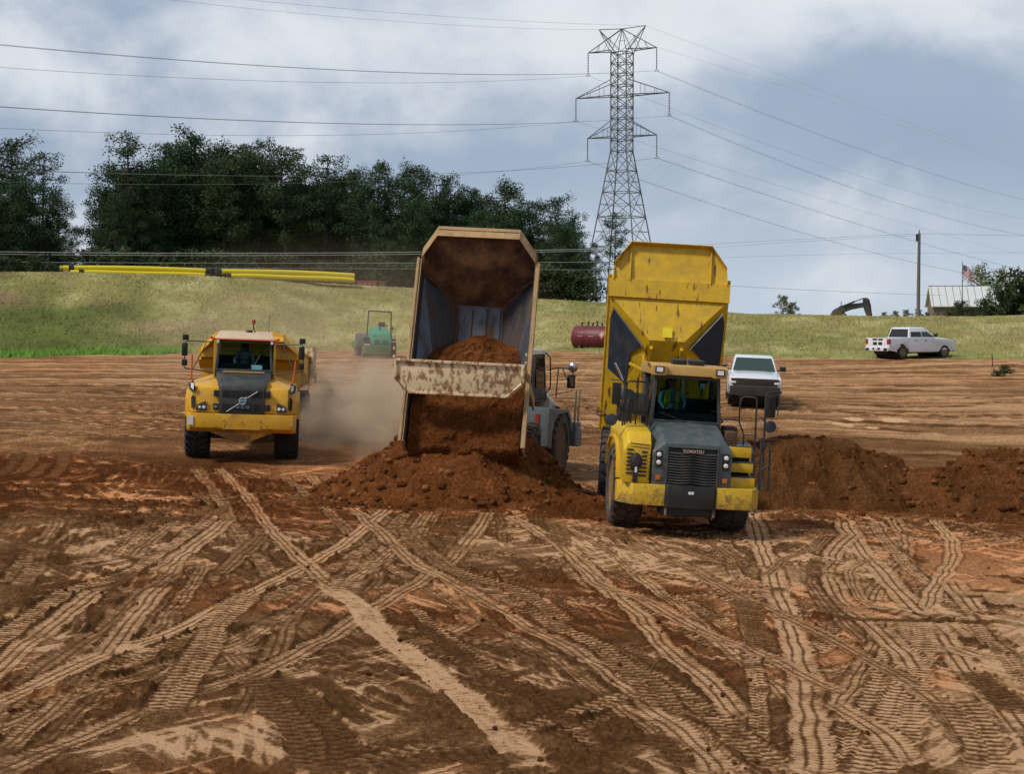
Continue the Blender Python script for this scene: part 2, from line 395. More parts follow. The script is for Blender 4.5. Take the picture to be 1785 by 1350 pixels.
# wheel tracks: way-points (read as sight lines onto the soil), width m, lightness, pitch, style, twin offset
TR = [
 ([(-60,1215),(0,1163),(136,1052),(192,1022),(282,992),(373,926),(398,905)], .62, .92, .22, 'strip', 0),
 ([(-80,1300),(0,1235),(70,1180),(187,1090),(260,1025),(330,985)], .6, .6, .22, 'strip', 0),
 ([(-60,1245),(0,1222),(151,1158),(323,1093),(474,1017),(545,982),(605,941),(655,901),(690,870)], .62, .95, .21, 'strip', 0),
 ([(-60,1375),(60,1325),(151,1289),(282,1229),(444,1173),(570,1113),(655,1062),(736,1012),(807,956),(852,891)], .62, .78, .2, 'strip', 0),
 ([(270,1262),(310,1190),(353,1133),(383,1082),(434,1032)], .62, .8, .22, 'ladder', 0),
 ([(165,1158),(187,1143),(227,1082),(267,1032),(302,982)], .6, .85, .22, 'strip', 0),
 ([(375,815),(400,840),(434,871),(464,916),(535,987),(600,1040)], .6, .85, .24, 'strip', 0),
 ([(565,1017),(630,1067),(670,1110),(740,1165),(807,1219),(900,1310),(945,1365)], .68, 1.05, .2, 'band', 0),
 ([(535,830),(615,888),(671,936),(726,987),(771,1007),(827,1047),(885,1075),(935,1102),(1011,1140),(1102,1205),(1167,1250),(1238,1310),(1288,1365)], .62, .82, .22, 'strip', 0),
 ([(700,915),(771,985),(885,1027),(935,1052),(1011,1108),(1090,1160),(1150,1215),(1190,1265)], .55, .62, .22, 'ladder', 0),
 ([(440,1170),(465,1215),(504,1264),(540,1320),(560,1370)], .66, .42, .23, 'ladder', 0),
 ([(480,1178),(540,1235),(590,1290),(610,1370)], .45, .3, .23, 'ladder', 0),
 ([(575,1350),(690,1322),(807,1299)], .6, .55, .22, 'ladder', 0),
 ([(860,1290),(960,1262),(1077,1219),(1140,1205)], .5, .7, .22, 'ladder', 0),
 ([(-20,1330),(60,1262),(166,1178)], .5, .75, .22, 'strip', 0),
 ([(1309,881),(1316,915),(1329,956),(1350,1010),(1369,1062),(1394,1143),(1412,1234),(1420,1365)], .75, 1.0, .19, 'strip', 0),
 ([(1470,906),(1510,967),(1576,1037),(1631,1093),(1692,1168),(1742,1224),(1800,1300)], .8, .95, .2, 'strip', 0),
 ([(1631,906),(1660,940),(1664,975),(1641,1017),(1618,1066)], .55, 1.0, .2, 'strip', 0),
 ([(1586,1085),(1575,1140),(1548,1200),(1525,1262)], .85, .9, .24, 'ladder', 0),
 ([(1604,1085),(1598,1160),(1575,1250),(1540,1330),(1520,1375)], .85, .95, .22, 'ladder', 0),
 ([(1490,930),(1462,960),(1450,997),(1470,1042),(1515,1083),(1570,1130),(1600,1175)], .7, .9, .2, 'strip', 0),
 ([(1550,975),(1500,985),(1486,1010),(1505,1045),(1560,1070)], .45, .8, .2, 'strip', 0),
 ([(885,901),(930,925),(986,961),(1051,1022),(1112,1072),(1167,1133),(1228,1183),(1268,1224),(1300,1262)], .66, .9, .21, 'strip', 0),
 ([(1000,985),(1051,1022),(1137,1052),(1228,1103),(1324,1138),(1384,1160)], .6, .85, .21, 'strip', 0),
 ([(1090,940),(1150,972),(1208,997),(1278,1037),(1339,1062),(1430,1103),(1540,1163),(1640,1230),(1720,1330)], .62, .72, .21, 'strip', 0),
 ([(1102,1225),(1167,1264),(1238,1325),(1262,1368)], .7, .95, .21, 'strip', 0),
 ([(1180,955),(1260,985),(1340,990),(1440,1000)], .5, .7, .22, 'strip', 0),
 ([(1440,1215),(1540,1284),(1590,1350)], .7, .95, .22, 'strip', 0),
 ([(1616,1193),(1700,1262),(1745,1365)], .75, .8, .24, 'ladder', 0),
 ([(1690,1165),(1740,1210),(1800,1262)], .6, .35, .24, 'ladder', 0),
 ([(1660,1010),(1700,1060),(1720,1075)], .8, .95, .2, 'strip', 0),
 ([(1640,1120),(1710,1145),(1800,1160)], .8, .9, .2, 'strip', 0),
 ([(1380,1065),(1500,1080),(1640,1083),(1800,1090)], .5, .25, .25, 'ladder', 0),
 ([(1660,960),(1730,950),(1800,935)], .5, .85, .22, 'strip', 0),
 ([(1440,950),(1380,975),(1330,1010)], .45, .7, .22, 'strip', 0),
 ([(20,1032),(50,1000),(70,960)], .5, .7, .22, 'ladder', 0),
 ([(75,945),(90,925),(100,905)], .5, .75, .2, 'strip', 0),
 ([(220,980),(260,945),(310,910)], .5, .7, .22, 'strip', 0),
 ([(480,1100),(520,1065),(560,1030)], .5, .6, .22, 'strip', 0),
 ([(590,1040),(620,1000),(640,970)], .8, .75, .22, 'ladder', 0),
 ([(950,880),(970,920),(985,960)], .6, .6, .22, 'ladder', 0),
 ([(20,830),(45,815),(60,790)], .5, .45, .22, 'ladder', 0), ([(80,835),(105,815),(110,790)], .5, .45, .22, 'ladder', 0),
 ([(380,1130),(410,1150),(420,1175)], .5, .7, .2, 'strip', 0),
 ([(1300,1045),(1320,1100),(1345,1150)], .6, .45, .22, 'ladder', 0),
 ([(1290,1120),(1380,1165),(1450,1200),(1520,1220)], .6, .8, .22, 'strip', 0),
 ([(1180,1365),(1160,1310),(1100,1290),(1000,1300)], .5, .3, .24, 'ladder', 0),
 ([(640,1365),(760,1330),(850,1335),(940,1310)], .5, .3, .22, 'ladder', 0),
 ([(720,1080),(800,1140),(870,1180),(960,1240),(1010,1290)], .35, .2, .22, 'ladder', 0),
 ([(1640,905),(1700,915),(1790,905)], .4, .85, .22, 'strip', 0),
 ([(1000,880),(1030,905),(1120,930),(1230,950),(1300,985)], .5, .6, .22, 'strip', 0),
 ([(360,905),(400,880),(500,870)], .45, .5, .22, 'strip', 0),
]
def build_ground():
    xs = axis([(-1500, -300, 200, 100), (-300, -30, 30, .8), (-30, -13, .45, .07), (-13, -7.5, .06, .024), (-7.5, 7.5, .022, .022), (7.5, 13, .024, .06), (13, 30, .07, .45), (30, 300, .8, 30), (300, 1500, 100, 200)])
    ys = axis([(-150, 10, 20, .5), (10, 16.5, .5, .05), (16.5, 30, .028, .05), (30, 46, .055, .09), (46, 75, .10, .24), (75, 130, .25, .6), (130, 160, 1, 3), (160, 2500, 20, 400)])
    print('ground grid', len(xs), len(ys), len(xs) * len(ys))
    X, Y = np.meshgrid(xs, ys); X = X.astype(np.float32); Y = Y.astype(np.float32)
    Z = gz(X, Y).astype(np.float32)
    near = 1 - sst(Y, 44, 58); wx = sst(X, 2., 7.) * (1 - sst(Y, 30, 42))
    mac = fbm(X * .32, Y * .32, 3, 3); mid = fbm(X * 1.1, Y * 1.3, 21, 3); st = fbm(X * .09 + .3 * mac, Y * 1.15, 31, 4); st2 = fbm(X * .35, Y * 2.2, 41, 3)
    fine = fbm(X * 3.2, Y * 3.2, 61, 4, .6)
    comp = near * (.20 + .36 * sst(mac, .5, .72) + .9 * wx * sst(mid + .3 * mac, .40, .58) + .35 * sst(-X, 2.5, 5.5) * (1 - sst(Y, 24, 29)) * sst(mid, .4, .6) + .25 * (mid - .5) + .45 * sst(st2, .58, .75) * sst(Y, 24, 34)) \
        + (1 - near) * (.52 + .28 * sst(st, .40, .66) - .24 * sst(st2, .60, .72) + .2 * (fine - .5) + .1 * (mid - .5))
    comp = comp - .30 * sst(-X, 3, 9) * sst(Y, 33, 37) * (1 - sst(Y, 47, 52)) - .2 * sst(X, 5, 8) * sst(Y, 45, 47) * (1 - sst(Y, 56, 64))
    red = .15 + .55 * sst(fbm(X * .22, Y * .3, 51, 3), .45, .7) + .05 * (1 - near) + .3 * sst(-X, 2, 7) * sst(Y, 32, 38) + .3 * sst(Y, 34, 40) * near
    red *= 1 - .55 * (1 - near)
    comp = np.minimum(comp, .55 + .20 * near * wx + .6 * (1 - near))
    for kk, an in enumerate((2.2, .95, 1.7)):            # flat pale scuffs where tyres only brushed the crust
        ca, sa = math.cos(an), math.sin(an); al_, ac_ = X * ca + Y * sa, -X * sa + Y * ca
        sm = fbm(al_ * .9, ac_ * 9, 500 + kk, 3, .6); pt = sst(fbm(X * .45, Y * .45, 520 + kk, 3), .50, .60)
        comp = comp + near * pt * .47 * sst(sm, .50, .66)
    loose = np.clip(1 - comp * 1.7, 0.1, 1)
    clod = fbm(X * 5.5, Y * 5, 77, 3, .55); comp += near * .35 * (fine - .5) * loose + near * .3 * (clod - .5) * loose; rid = 1 - np.abs(fbm(X * 1.9, Y * 2.1, 71, 3) - .5) * 4
    Z += near * (loose * (.21 * (fine - .5) + .05 * np.clip(rid, 0, 1) + .08 * np.clip(1 - np.abs(clod - .5) * 5, 0, 1) * sst(mac, .35, .5) - .03) + .10 * (mac - .5)) + (1 - near) * (.14 * (mid - .5) + .05 * (st - .5) + .07 * (fine - .5)) * (1 - sst(Y, 130, 160))
    Z += (.18 * sst(-X, 3.5, 8) + .10) * sst(Y, 36, 42) * (1 - sst(Y, 46, 52)) * (fbm(X * 1.3, Y * 1.5, 81, 4) - .5)
    r_ = np.random.default_rng(3)
    tr = [(t[0], t[1], t[2], t[3], t[4], False) for t in TR]
    for t in list(TR):                                  # weaker neighbours of the main tracks: the wheels rarely follow one line
        if t[4] == 'ladder' and t[2] < .4: continue
        P = [ground_pt(*p) for p in t[0]]
        for q in range(2 if r_.random() < .6 else 1):
            o = r_.choice([-1, 1]) * (r_.uniform(.36, .52) if r_.random() < .6 else r_.uniform(.7, 1.1)); d0 = np.array(P[-1]) - np.array(P[0]); n_ = np.array([-d0[1], d0[0]]) / np.linalg.norm(d0)
            a0, a1 = r_.uniform(-.25, .25, 2)
            tr.insert(0, ([tuple(np.array(p) + n_ * (o + a0 + (a1 - a0) * i / len(P))) for i, p in enumerate(P)], r_.uniform(.28, .46), t[2] * r_.uniform(.55, .95), .2, r_.choice(['strip', 'ladder']), True))
    for k in range(26):                                 # fainter older tracks on the haul floor behind
        y0 = r_.uniform(52, 96); x0 = r_.uniform(-26, 26); a = r_.uniform(-.28, .28) + (math.pi if r_.random() < .5 else 0); l = r_.uniform(9, 26)
        P = [(x0 + l * t * math.cos(a + .25 * t), y0 + l * t * math.sin(a + .25 * t)) for t in (0, .33, .66, 1)]
        for o in (-1.2, 1.2): tr.append(([(p[0] - o * math.sin(a), p[1] + o * math.cos(a)) for p in P], .6, r_.choice([.7, .65, .35, .55]), .5, 'strip', True))
    for k in range(105):                                # and in front
        y0 = 17 + 24 * r_.random() ** .8; x0 = r_.uniform(-.32, .34) * y0; a = r_.choice([r_.normal(2.2, .25), r_.normal(1.0, .25), r_.normal(1.75, .2), r_.uniform(0, 3.1)]); l = r_.uniform(1.5, 6) * y0 / 25
        P = [(x0 + l * t * math.cos(a + .3 * t), y0 + l * t * math.sin(a + .3 * t)) for t in (0, .5, 1)]
        tr.insert(0, (P, r_.uniform(.25, .55), r_.uniform(.25, .7) + (.3 if x0 > 2 else 0), .22, r_.choice(['ladder', 'strip']), True))
    for ti, (P, w, lite, pitch, style, world_) in enumerate(tr):
        if not world_: P = [ground_pt(*p) for p in P]
        C = catmull(P, .2 if not world_ else .5); S0 = 0; w = w * ((.60 if style == 'strip' else .72) if not world_ else .85)
        pad = w / 2 + .4
        i0, i1 = np.searchsorted(xs, C[:, 0].min() - pad), np.searchsorted(xs, C[:, 0].max() + pad)
        j0, j1 = np.searchsorted(ys, C[:, 1].min() - pad), np.searchsorted(ys, C[:, 1].max() + pad)
        if i1 <= i0 or j1 <= j0: continue
        LT = np.full((j1 - j0, i1 - i0), 9., np.float32); SS = np.zeros_like(LT)
        for k in range(len(C) - 1):
            a, b = C[k], C[k + 1]; d = b - a; ln = np.hypot(*d)
            if ln < 1e-6: continue
            u0, u1 = np.searchsorted(xs, min(a[0], b[0]) - pad) - i0, np.searchsorted(xs, max(a[0], b[0]) + pad) - i0
            v0, v1 = np.searchsorted(ys, min(a[1], b[1]) - pad) - j0, np.searchsorted(ys, max(a[1], b[1]) + pad) - j0
            u0, v0 = max(u0, 0), max(v0, 0)
            if u1 <= u0 or v1 <= v0: S0 += ln; continue
            px = X[j0 + v0:j0 + v1, i0 + u0:i0 + u1] - a[0]; py = Y[j0 + v0:j0 + v1, i0 + u0:i0 + u1] - a[1]
            t = (px * d[0] + py * d[1]) / ln; lat = (px * -d[1] + py * d[0]) / ln
            ok = (t >= -.05) & (t <= ln + .05) & (np.abs(lat) < np.abs(LT[v0:v1, u0:u1]))
            LT[v0:v1, u0:u1] = np.where(ok, lat, LT[v0:v1, u0:u1]); SS[v0:v1, u0:u1] = np.where(ok, t + S0, SS[v0:v1, u0:u1])
            S0 += ln
        sl = (slice(j0, j1), slice(i0, i1)); x_, y_ = X[sl], Y[sl]
        wob = vn(SS * 1.4, x_ * 0 + ti, 7 + ti) - .5; wob2 = vn(x_ * 9, y_ * 9, 8 + ti) - .5; rag = fbm(x_ * 5, y_ * 5, 300 + ti, 3, .6) - .5
        lat = LT + wob * .07 * (LT < 8); al = np.abs(lat) / (w / 2 * (1 + .35 * (vn(SS * .8, x_ * 0 + 9.1 * ti, 5 + ti) - .5)))
        end = sst(SS, 0, .8) * (1 - sst(SS, S0 - .8, S0))
        pres = sst(vn(SS * .55, x_ * 0 + 3.3 * ti, 90 + ti) * .6 + fbm(x_ * .8, y_ * .8, 33, 2) * .7, .33 if world_ else .24, .50 if world_ else .46) * end
        m = (1 - sst(al + wob2 * .30 + .5 * rag, .84, 1.06)) * pres
        ph = (SS + .16 * np.abs(lat)) / (pitch * (.62 if style == 'strip' else .72 if style == 'band' else .85) if pitch < .4 else pitch) + .5 * (lat > 0)
        bar = .5 + .5 * np.sin(2 * math.pi * ph); bar = sst(bar, .25, .75)
        gro = np.exp(-((al - .33) / .10) ** 2)
        if style == 'strip': c = lite * (1.12 - .70 * gro - .22 * (1 - bar) - .14 * (1 - bar) * sst(al, .5, .75)); h = -.022 - .014 * gro + .006 * bar
        elif style == 'band': c = lite * (1 - .28 * gro * (1 - bar) - .35 * (1 - bar) * sst(al, .78, .95)); h = -.03 + .006 * bar
        else: c = lite * (1.2 - .8 * (1 - bar) - .25 * gro); h = -.03 + .018 * bar * sst(1 - al, 0, .1)
        if world_ and pitch > .4: h = h * .8
        c = c * (.97 + (1.5 if world_ else .8) * rag) + .10 * wob2; m = m * sst(pres + (1.2 if world_ else .7) * rag, .12, .4)
        comp[sl] = comp[sl] * (1 - m) + c * m
        soft = gz(x_, y_) + .10 * (mac[sl] - .5) * near[sl]
        Z[sl] = Z[sl] * (1 - m) + (soft + h * .75) * m
        red[sl] = red[sl] * (1 - .45 * m)
        be = np.exp(-((al - 1.16) / .12) ** 2) * pres * (LT < 8); tooth = .6 + .7 * bar
        Z[sl] += be * .015 * tooth * (1 - .5 * sst(y_, 45, 60)); comp[sl] -= be * .25 * (style != 'band')
    # white damp crusts behind the heaps, small ponding
    for (px, py, rx, ry) in ((1470, 741, .45, .5), (1523, 747, .3, .4), (1490, 731, .4, .5), (1560, 733, .5, .4), (225, 1136, .28, .35)):
        gx, gy = ground_pt(px, py); d = np.sqrt(((X - gx) / rx) ** 2 + ((Y - gy) / ry) ** 2) + .8 * (mid - .5)
        comp += .9 * (1 - sst(d, .5, 1.1)); red -= .6 * (1 - sst(d, .5, 1.1))
    cols = np.stack([np.clip(comp, 0, 1.6), np.clip(red, 0, 1), np.clip(loose, 0, 1), np.ones_like(comp)], -1)
    o = grid_mesh('ground', X, Y, Z, M['soil'], cols); tag(o, kind='structure')
build_ground()

# ------------------------------------------------------------------ tipped soil heaps
def heap(name, label, cx, cy, rx, ry, h, seed, lobes=(), comp=.12, red=.8, step=.035, power=1.15, group=None):
    xs = np.arange(cx - rx * 1.35, cx + rx * 1.35, step); ys = np.arange(cy - ry * 1.35, cy + ry * 1.35, step * 1.3)
    X, Y = np.meshgrid(xs, ys); wob = .34 * (fbm(X * .7, Y * .7, seed, 3) - .5)
    H = np.zeros_like(X)
    for (lx, ly, lrx, lry, lh) in ((0, 0, rx, ry, h),) + tuple(lobes):
        r = np.sqrt(((X - cx - lx) / lrx) ** 2 + ((Y - cy - ly) / lry) ** 2) + wob
        H = np.maximum(H, lh * (1.04 - np.power(np.clip(r, 0, 2), power)) - .12 * lh * np.exp(-(r / .2) ** 2))
    slope = np.clip(H / h, -.2, 1)
    cl = fbm(X * 2.3, Y * 2.3, seed + 9, 5, .6); cell = fbm(X * 6, Y * 6, seed + 19, 3, .6)
    H = H + (.42 * (cl - .5) + .16 * (cell - .5) + .10 * np.clip(1 - 5 * np.abs(cl - .5), 0, 1)) * np.clip(.35 + slope, 0, 1)
    Z = gz(X, Y) + np.where(H > 0, H, H * 1.5) - .03
    e = np.minimum.reduce([X - xs[0], xs[-1] - X, Y - ys[0], ys[-1] - Y]); Z -= .5 * (1 - sst(e, 0, .3))
    C = np.stack([comp + .5 * (cl - .5) + .3 * (cell - .5), red + 0 * X, X * 0, X * 0 + 1], -1)
    o = grid_mesh(name, X, Y, Z, M['soil'], C); tag(o, label, 'soil heap', group); return X, Y, Z
G_H = 'soil heaps tipped on the fill floor'
hp = []
hp.append(heap('soil_heap', 'red brown soil heap spilling out of the raised tan dump body', -1.15, 43.5, 3.1, 2.6, 2.45, 101, lobes=((-1.5, -.4, 2.4, 2.1, 1.35), (1.3, -.7, 2.3, 1.9, .95), (-.1, .9, 2.2, 1.9, 2.2)), comp=.22, red=.95, group=G_H))
hp.append(heap('soil_heap', 'smooth rounded dark soil heap right beside the raised yellow truck', 8.2, 46.9, 3.7, 2.7, 1.72, 131, lobes=((-1.8, -.3, 2.6, 2.3, 1.5), (1.5, .0, 2.5, 2.3, 1.35), (3.3, -.3, 2.2, 2.0, .85)), comp=.14, red=.45, group=G_H, power=1.7))
hp.append(heap('soil_heap', 'cloddy rubble topped soil heap at the right edge of the photo', 13.6, 46.6, 4.1, 2.8, 1.7, 171, lobes=((2.6, .4, 3, 2.4, 1.75), (-1.8, -.4, 2.9, 2.2, 1.2)), comp=.18, red=.6, group=G_H))
hp.append(heap('soil_heap', 'low flattened patch of fresh soil in front of the middle dumper', 1.9, 41.2, 1.9, 1.3, .35, 201, comp=.12, red=1.0, group=G_H))

# loose clods and stones round the heaps
def clods():
    ico = bmesh.new(); bmesh.ops.create_icosphere(ico, subdivisions=2, radius=1); iv = np.array([v.co[:] for v in ico.verts]); fi = np.array([[v.index for v in f.verts] for f in ico.faces]); ico.free()
    P = []
    r_ = np.random.default_rng(5)
    for (X, Y, Z), n, big in zip(hp, (760, 300, 700, 100), (.10, .06, .11, .06)):
        ny, nx = X.shape; front = 0
        while front < n:
            j, i = r_.integers(0, int(ny * .62)), r_.integers(0, nx); 
            if Z[j, i] < gz(X[j, i], Y[j, i]) - .02: continue
            P.append((X[j, i], Y[j, i], Z[j, i], .02 + big * r_.random() ** 2.7)); front += 1
    for k in range(900):
        y = 17 + 28 * r_.random() ** .8; x = r_.uniform(-.33, .33) * y; P.append((x, y, gz(x, y), .010 + .03 * r_.random() ** 4))
    for k in range(160):
        y = r_.uniform(39.5, 43); x = r_.uniform(-6, 16); P.append((x, y, gz(x, y), .015 + .05 * r_.random() ** 3))
    V = []; 
    for (x, y, z, s) in P:
        q = iv * (1 + .38 * (r_.random((len(iv), 1)) - .5)) * np.array([1.1, .95, .8]) * s; a = r_.uniform(0, 6.3)
        q = np.stack([q[:, 0] * math.cos(a) - q[:, 1] * math.sin(a), q[:, 0] * math.sin(a) + q[:, 1] * math.cos(a), q[:, 2]], -1) + np.array([x, y, z + s * .1])
        V.append(q[fi])
    V = np.concatenate(V).reshape(-1, 3, 3); me = quad_cloud('soil_clods', V, M['soil'])
    c = np.zeros((len(V) * 3, 4), np.float32); t = np.repeat(r_.random(len(P)), len(fi) * 3); c[:, 0] = .12 + .45 * t ** 2; c[:, 1] = .75; c[:, 3] = 1
    a = me.color_attributes.new('soil', 'FLOAT_COLOR', 'POINT'); a.data.foreach_set('color', c.reshape(-1))
    tag(link('soil_clods', me), 'loose soil clods and small stones scattered round the heaps and tracks', 'clods', kind='stuff')
clods()

# ------------------------------------------------------------------ grassed bank
def grass_mat(name, rough, sc):
    m, nt, out = nodes(name); b = bsdf(nt, out); L = nt.links.new
    a = nt.nodes.new('ShaderNodeAttribute'); a.attribute_name = 'soil'
    n = nz(nt, sc, 7, .7, sc=(1, 1, 1.6)); c = mixc(nt, 1., a.outputs['Color'], ramp(nt, n, [(.3, (.74, .77, .70)), (.72, (1.2, 1.17, 1.15))]), 'MULTIPLY')
    L(c, b.inputs['Base Color']); b.inputs['Roughness'].default_value = rough; b.inputs['Specular IOR Level'].default_value = .2
    
    if name == 'blades':                                 # thin blades take the light of the turf they stand in
        cx = nt.nodes.new('ShaderNodeCombineXYZ'); cx.inputs[1].default_value = -.35; cx.inputs[2].default_value = 1; L(cx.outputs[0], b.inputs['Normal'])
    else: bump(nt, b, n, .8, .3)
    M[name] = m
grass_mat('bank', .95, 2.6); grass_mat('blades', .8, .8)
def gcol(x, y):
    px = CX + x / y * F; t = (y - foot(x)) / 24.
    dry = np.array([.36, .315, .115]); grn = np.array([.165, .195, .045]); lush = np.array([.15, .30, .040]); pink = np.array([.40, .28, .16]); brn = np.array([.21, .135, .08]); lite = np.array([.50, .45, .21])
    def mx(c, d, k): return c * (1 - k[..., None]) + d * k[..., None]
    a = fbm(x * .11, y * .16, 301, 4); b_ = fbm(x * .5, y * .35, 311, 4); c = np.zeros(x.shape + (3,)) + dry
    c = mx(c, grn, .40 * sst(a, .48, .66)); c = mx(c, lite, .6 * sst(b_, .5, .72)); c = mx(c, pink, .35 * sst(fbm(x * .2, y * .3, 321, 3), .58, .7))
    lft = sst(-(x + 22 + 7 * (t - .3)), -3, 8) * (1 - sst(t + .12 * (a - .5), .50, .66))
    c = mx(c, grn * (.62 + .6 * b_[..., None]), lft * .97)
    c = mx(c, brn, sst(-x, 33, 37) * np.exp(-((t - .62) / .09) ** 2)); c = mx(c, brn * np.array([1, .95, 1.1]), .7 * sst(-x, 36, 39) * sst(t, .7, .9))
    c = mx(c, pink, .8 * np.exp(-((x + 24.5) / 3.5) ** 2 - ((t - .36) / .07) ** 2))
    c = mx(c, lush, (1 - sst(t, .035, .10)) * sst(-x, 21.5, 23))
    c = mx(c, np.array([.30, .36, .11]), (1 - sst(t, .03, .16)) * sst(x, 3, 7) * .8)
    return np.clip(c * (.80 + .40 * b_[..., None]), 0, 1)
def build_bank():
    xs = axis([(-1500, -200, 150, 60), (-200, -60, 20, 2), (-60, 60, .45, .45), (60, 200, 2, 20), (200, 1500, 60, 150)])
    tt = np.concatenate([np.linspace(-1.2, 0, 5)[:-1], np.linspace(0, 27, 90), 27 + np.cumsum(np.linspace(1, 12, 30)), [300, 450, 700, 1200, 2400]])
    X, T = np.meshgrid(xs, tt); Y = foot(X) + T; Z = hz_(X, Y)
    c = gcol(X, Y); C = np.concatenate([c, np.ones(X.shape + (1,))], -1)
    tag(grid_mesh('bank', X, Y, Z, M['bank'], C), kind='structure')
    r_ = np.random.default_rng(9); n = 190000
    x = r_.uniform(-52, 52, n); t = r_.random(n) * 26; t[: n // 8] = r_.uniform(21, 27, n // 8)
    k = n // 8; t[k:2 * k] = r_.uniform(-.4, 2.2, k); y = foot(x) + t; z = hz_(x, y)
    lush = (t < 2.4) & (x < -21.5); hgt = r_.uniform(.06, .17, n) * (1 + 2.0 * lush); a = r_.normal(.25, .45, n); w = r_.uniform(.02, .05, n)
    dx, dy = np.cos(a) * w, np.sin(a) * w; le = .5 * hgt
    ox = r_.normal(0, 1, n) * le + .25 * le; oy = np.abs(r_.normal(0, 1, n)) * le + .2 * le
    P = np.stack([np.stack([x - dx, y - dy, z - .03], -1), np.stack([x + dx, y + dy, z - .03], -1), np.stack([x + ox, y + oy, z + hgt], -1)], 1)
    me = quad_cloud('grass', P, M['blades']); c = gcol(x, y) * (r_.uniform(.85, 1.17, (n, 1)))
    C = np.repeat(np.concatenate([np.clip(c, 0, 1), np.ones((n, 1))], -1), 3, 0).astype(np.float32)
    at_ = me.color_attributes.new('soil', 'FLOAT_COLOR', 'POINT'); at_.data.foreach_set('color', C.reshape(-1))
    tag(link('grass', me), 'dry and green grass growing all over the long bank', 'grass', kind='stuff')
build_bank()
# ------------------------------------------------------------------ articulated dump trucks
TY = {}
def tyre_mesh(Rr, Wd, mat, lugs=22, lug=.045, chev=.30):
    key = (Rr, Wd, mat, lugs)
    if key in TY: return TY[key]
    b = MB(); h = Wd / 2; R0 = Rr - lug
    b.lathe([(-h * .78, Rr * .60), (-h * .98, Rr * .68), (-h, Rr * .82), (-h * .95, R0 * .95), (-h * .8, R0), (0, R0 * 1.005), (h * .8, R0), (h * .95, R0 * .95), (h, Rr * .82), (h * .98, Rr * .68), (h * .78, Rr * .60)], (0, 0, 0), 'x', 44)
    for s in (-1, 1):
        for k in range(lugs):
            a0 = 2 * math.pi * (k + (.5 if s > 0 else 0)) / lugs
            pts = []
            for (t, da) in ((.04, chev * .9), (.52, chev * .35), (.90, 0.0)):
                pts.append((t, da))
            wd = 2 * math.pi / lugs * .29
            rings = []
            for (t, da) in pts:
                x = s * h * t; a = a0 + da * .45
                rings.append([(x, (R0 - .02) * math.cos(a - wd), (R0 - .02) * math.sin(a - wd)), (x, (R0 - .02) * math.cos(a + wd), (R0 - .02) * math.sin(a + wd)),
                              (x, Rr * math.cos(a + wd * .8), Rr * math.sin(a + wd * .8)), (x, Rr * math.cos(a - wd * .8), Rr * math.sin(a - wd * .8))])
            a = a0; x = s * h * 1.01                       # shoulder block wraps down the sidewall
            rings.append([(x, Rr * .86 * math.cos(a - wd), Rr * .86 * math.sin(a - wd)), (x, Rr * .86 * math.cos(a + wd), Rr * .86 * math.sin(a + wd)),
                          (x * 1.0, Rr * .93 * math.cos(a + wd), Rr * .93 * math.sin(a + wd)), (x * 1.0, Rr * .93 * math.cos(a - wd), Rr * .93 * math.sin(a - wd))])
            b.loft(rings)
    TY[key] = b.mesh('tyre', mat, 0, 30); return TY[key]
def wheel(root, T, x, y, Rr, Wd, rim, tmat='rubber_black', name='wheel', lugs=22, zc=None):
    sd = 1 if x > 0 else -1
    hb = MB(); hb.lathe([(-.1, .12), (.1, .12)], (0, 0, 0), 'x', 12)
    o = hb.build(name, 'black', root); o.matrix_local = T @ Matrix.Translation((x, y, Rr if zc is None else zc))
    link('tyre', tyre_mesh(Rr, Wd, tmat, lugs), o)
    r = MB(); h = Wd / 2; a = Rr * .62
    r.lathe([(sd * h * .80, a), (sd * h * .86, a * 1.03), (sd * h * .80, a * .96), (sd * h * .35, a * .86), (sd * h * .25, a * .55), (sd * h * .30, a * .45), (sd * h * .75, a * .36), (sd * h * .82, a * .2), (sd * h * .82, .01)], (0, 0, 0), 'x', 28)
    for k in range(12):
        t = 2 * math.pi * k / 12; r.obox((sd * h * .32, a * .66 * math.cos(t), a * .66 * math.sin(t)), (.06, .05, .05), (t, 0, 0))
    r.build('rim', rim, o); return o
def rtube(b, pts, r=.022, n=6, rad=.09):               # bent handrail: round the corners
    P = [Vector(p) for p in pts]; out = [P[0]]
    for i in range(1, len(P) - 1):
        a, c = (P[i - 1] - P[i]), (P[i + 1] - P[i]); q = min(rad, a.length * .45, c.length * .45)
        A = P[i] + a.normalized() * q; C = P[i] + c.normalized() * q
        for t in (0, .25, .5, .75, 1): out.append(A * (1 - t) ** 2 + P[i] * 2 * t * (1 - t) + C * t * t)
    out.append(P[-1]); b.tube(out, r, n); return b
def text_mesh(s, size, depth=.008, bold=0.):
    cu = bpy.data.curves.new('lettering', 'FONT'); cu.body = s; cu.size = size; cu.extrude = depth; cu.align_x = 'CENTER'; cu.align_y = 'CENTER'; cu.offset = bold; cu.resolution_u = 3
    o = bpy.data.objects.new('tmp', cu); COL.objects.link(o); dg = bpy.context.evaluated_depsgraph_get(); dg.update()
    me = bpy.data.meshes.new_from_object(o.evaluated_get(dg)); bpy.data.objects.remove(o); return me
def text(name, s, size, mat, parent, mtx, bold=0.):
    me = text_mesh(s, size, bold=bold); me.materials.clear(); me.materials.append(M[mat]); o = link(name, me, parent); o.matrix_local = mtx; return o
FACE = Matrix.Rotation(R(90), 4, 'X')                   # lettering that faces -Y

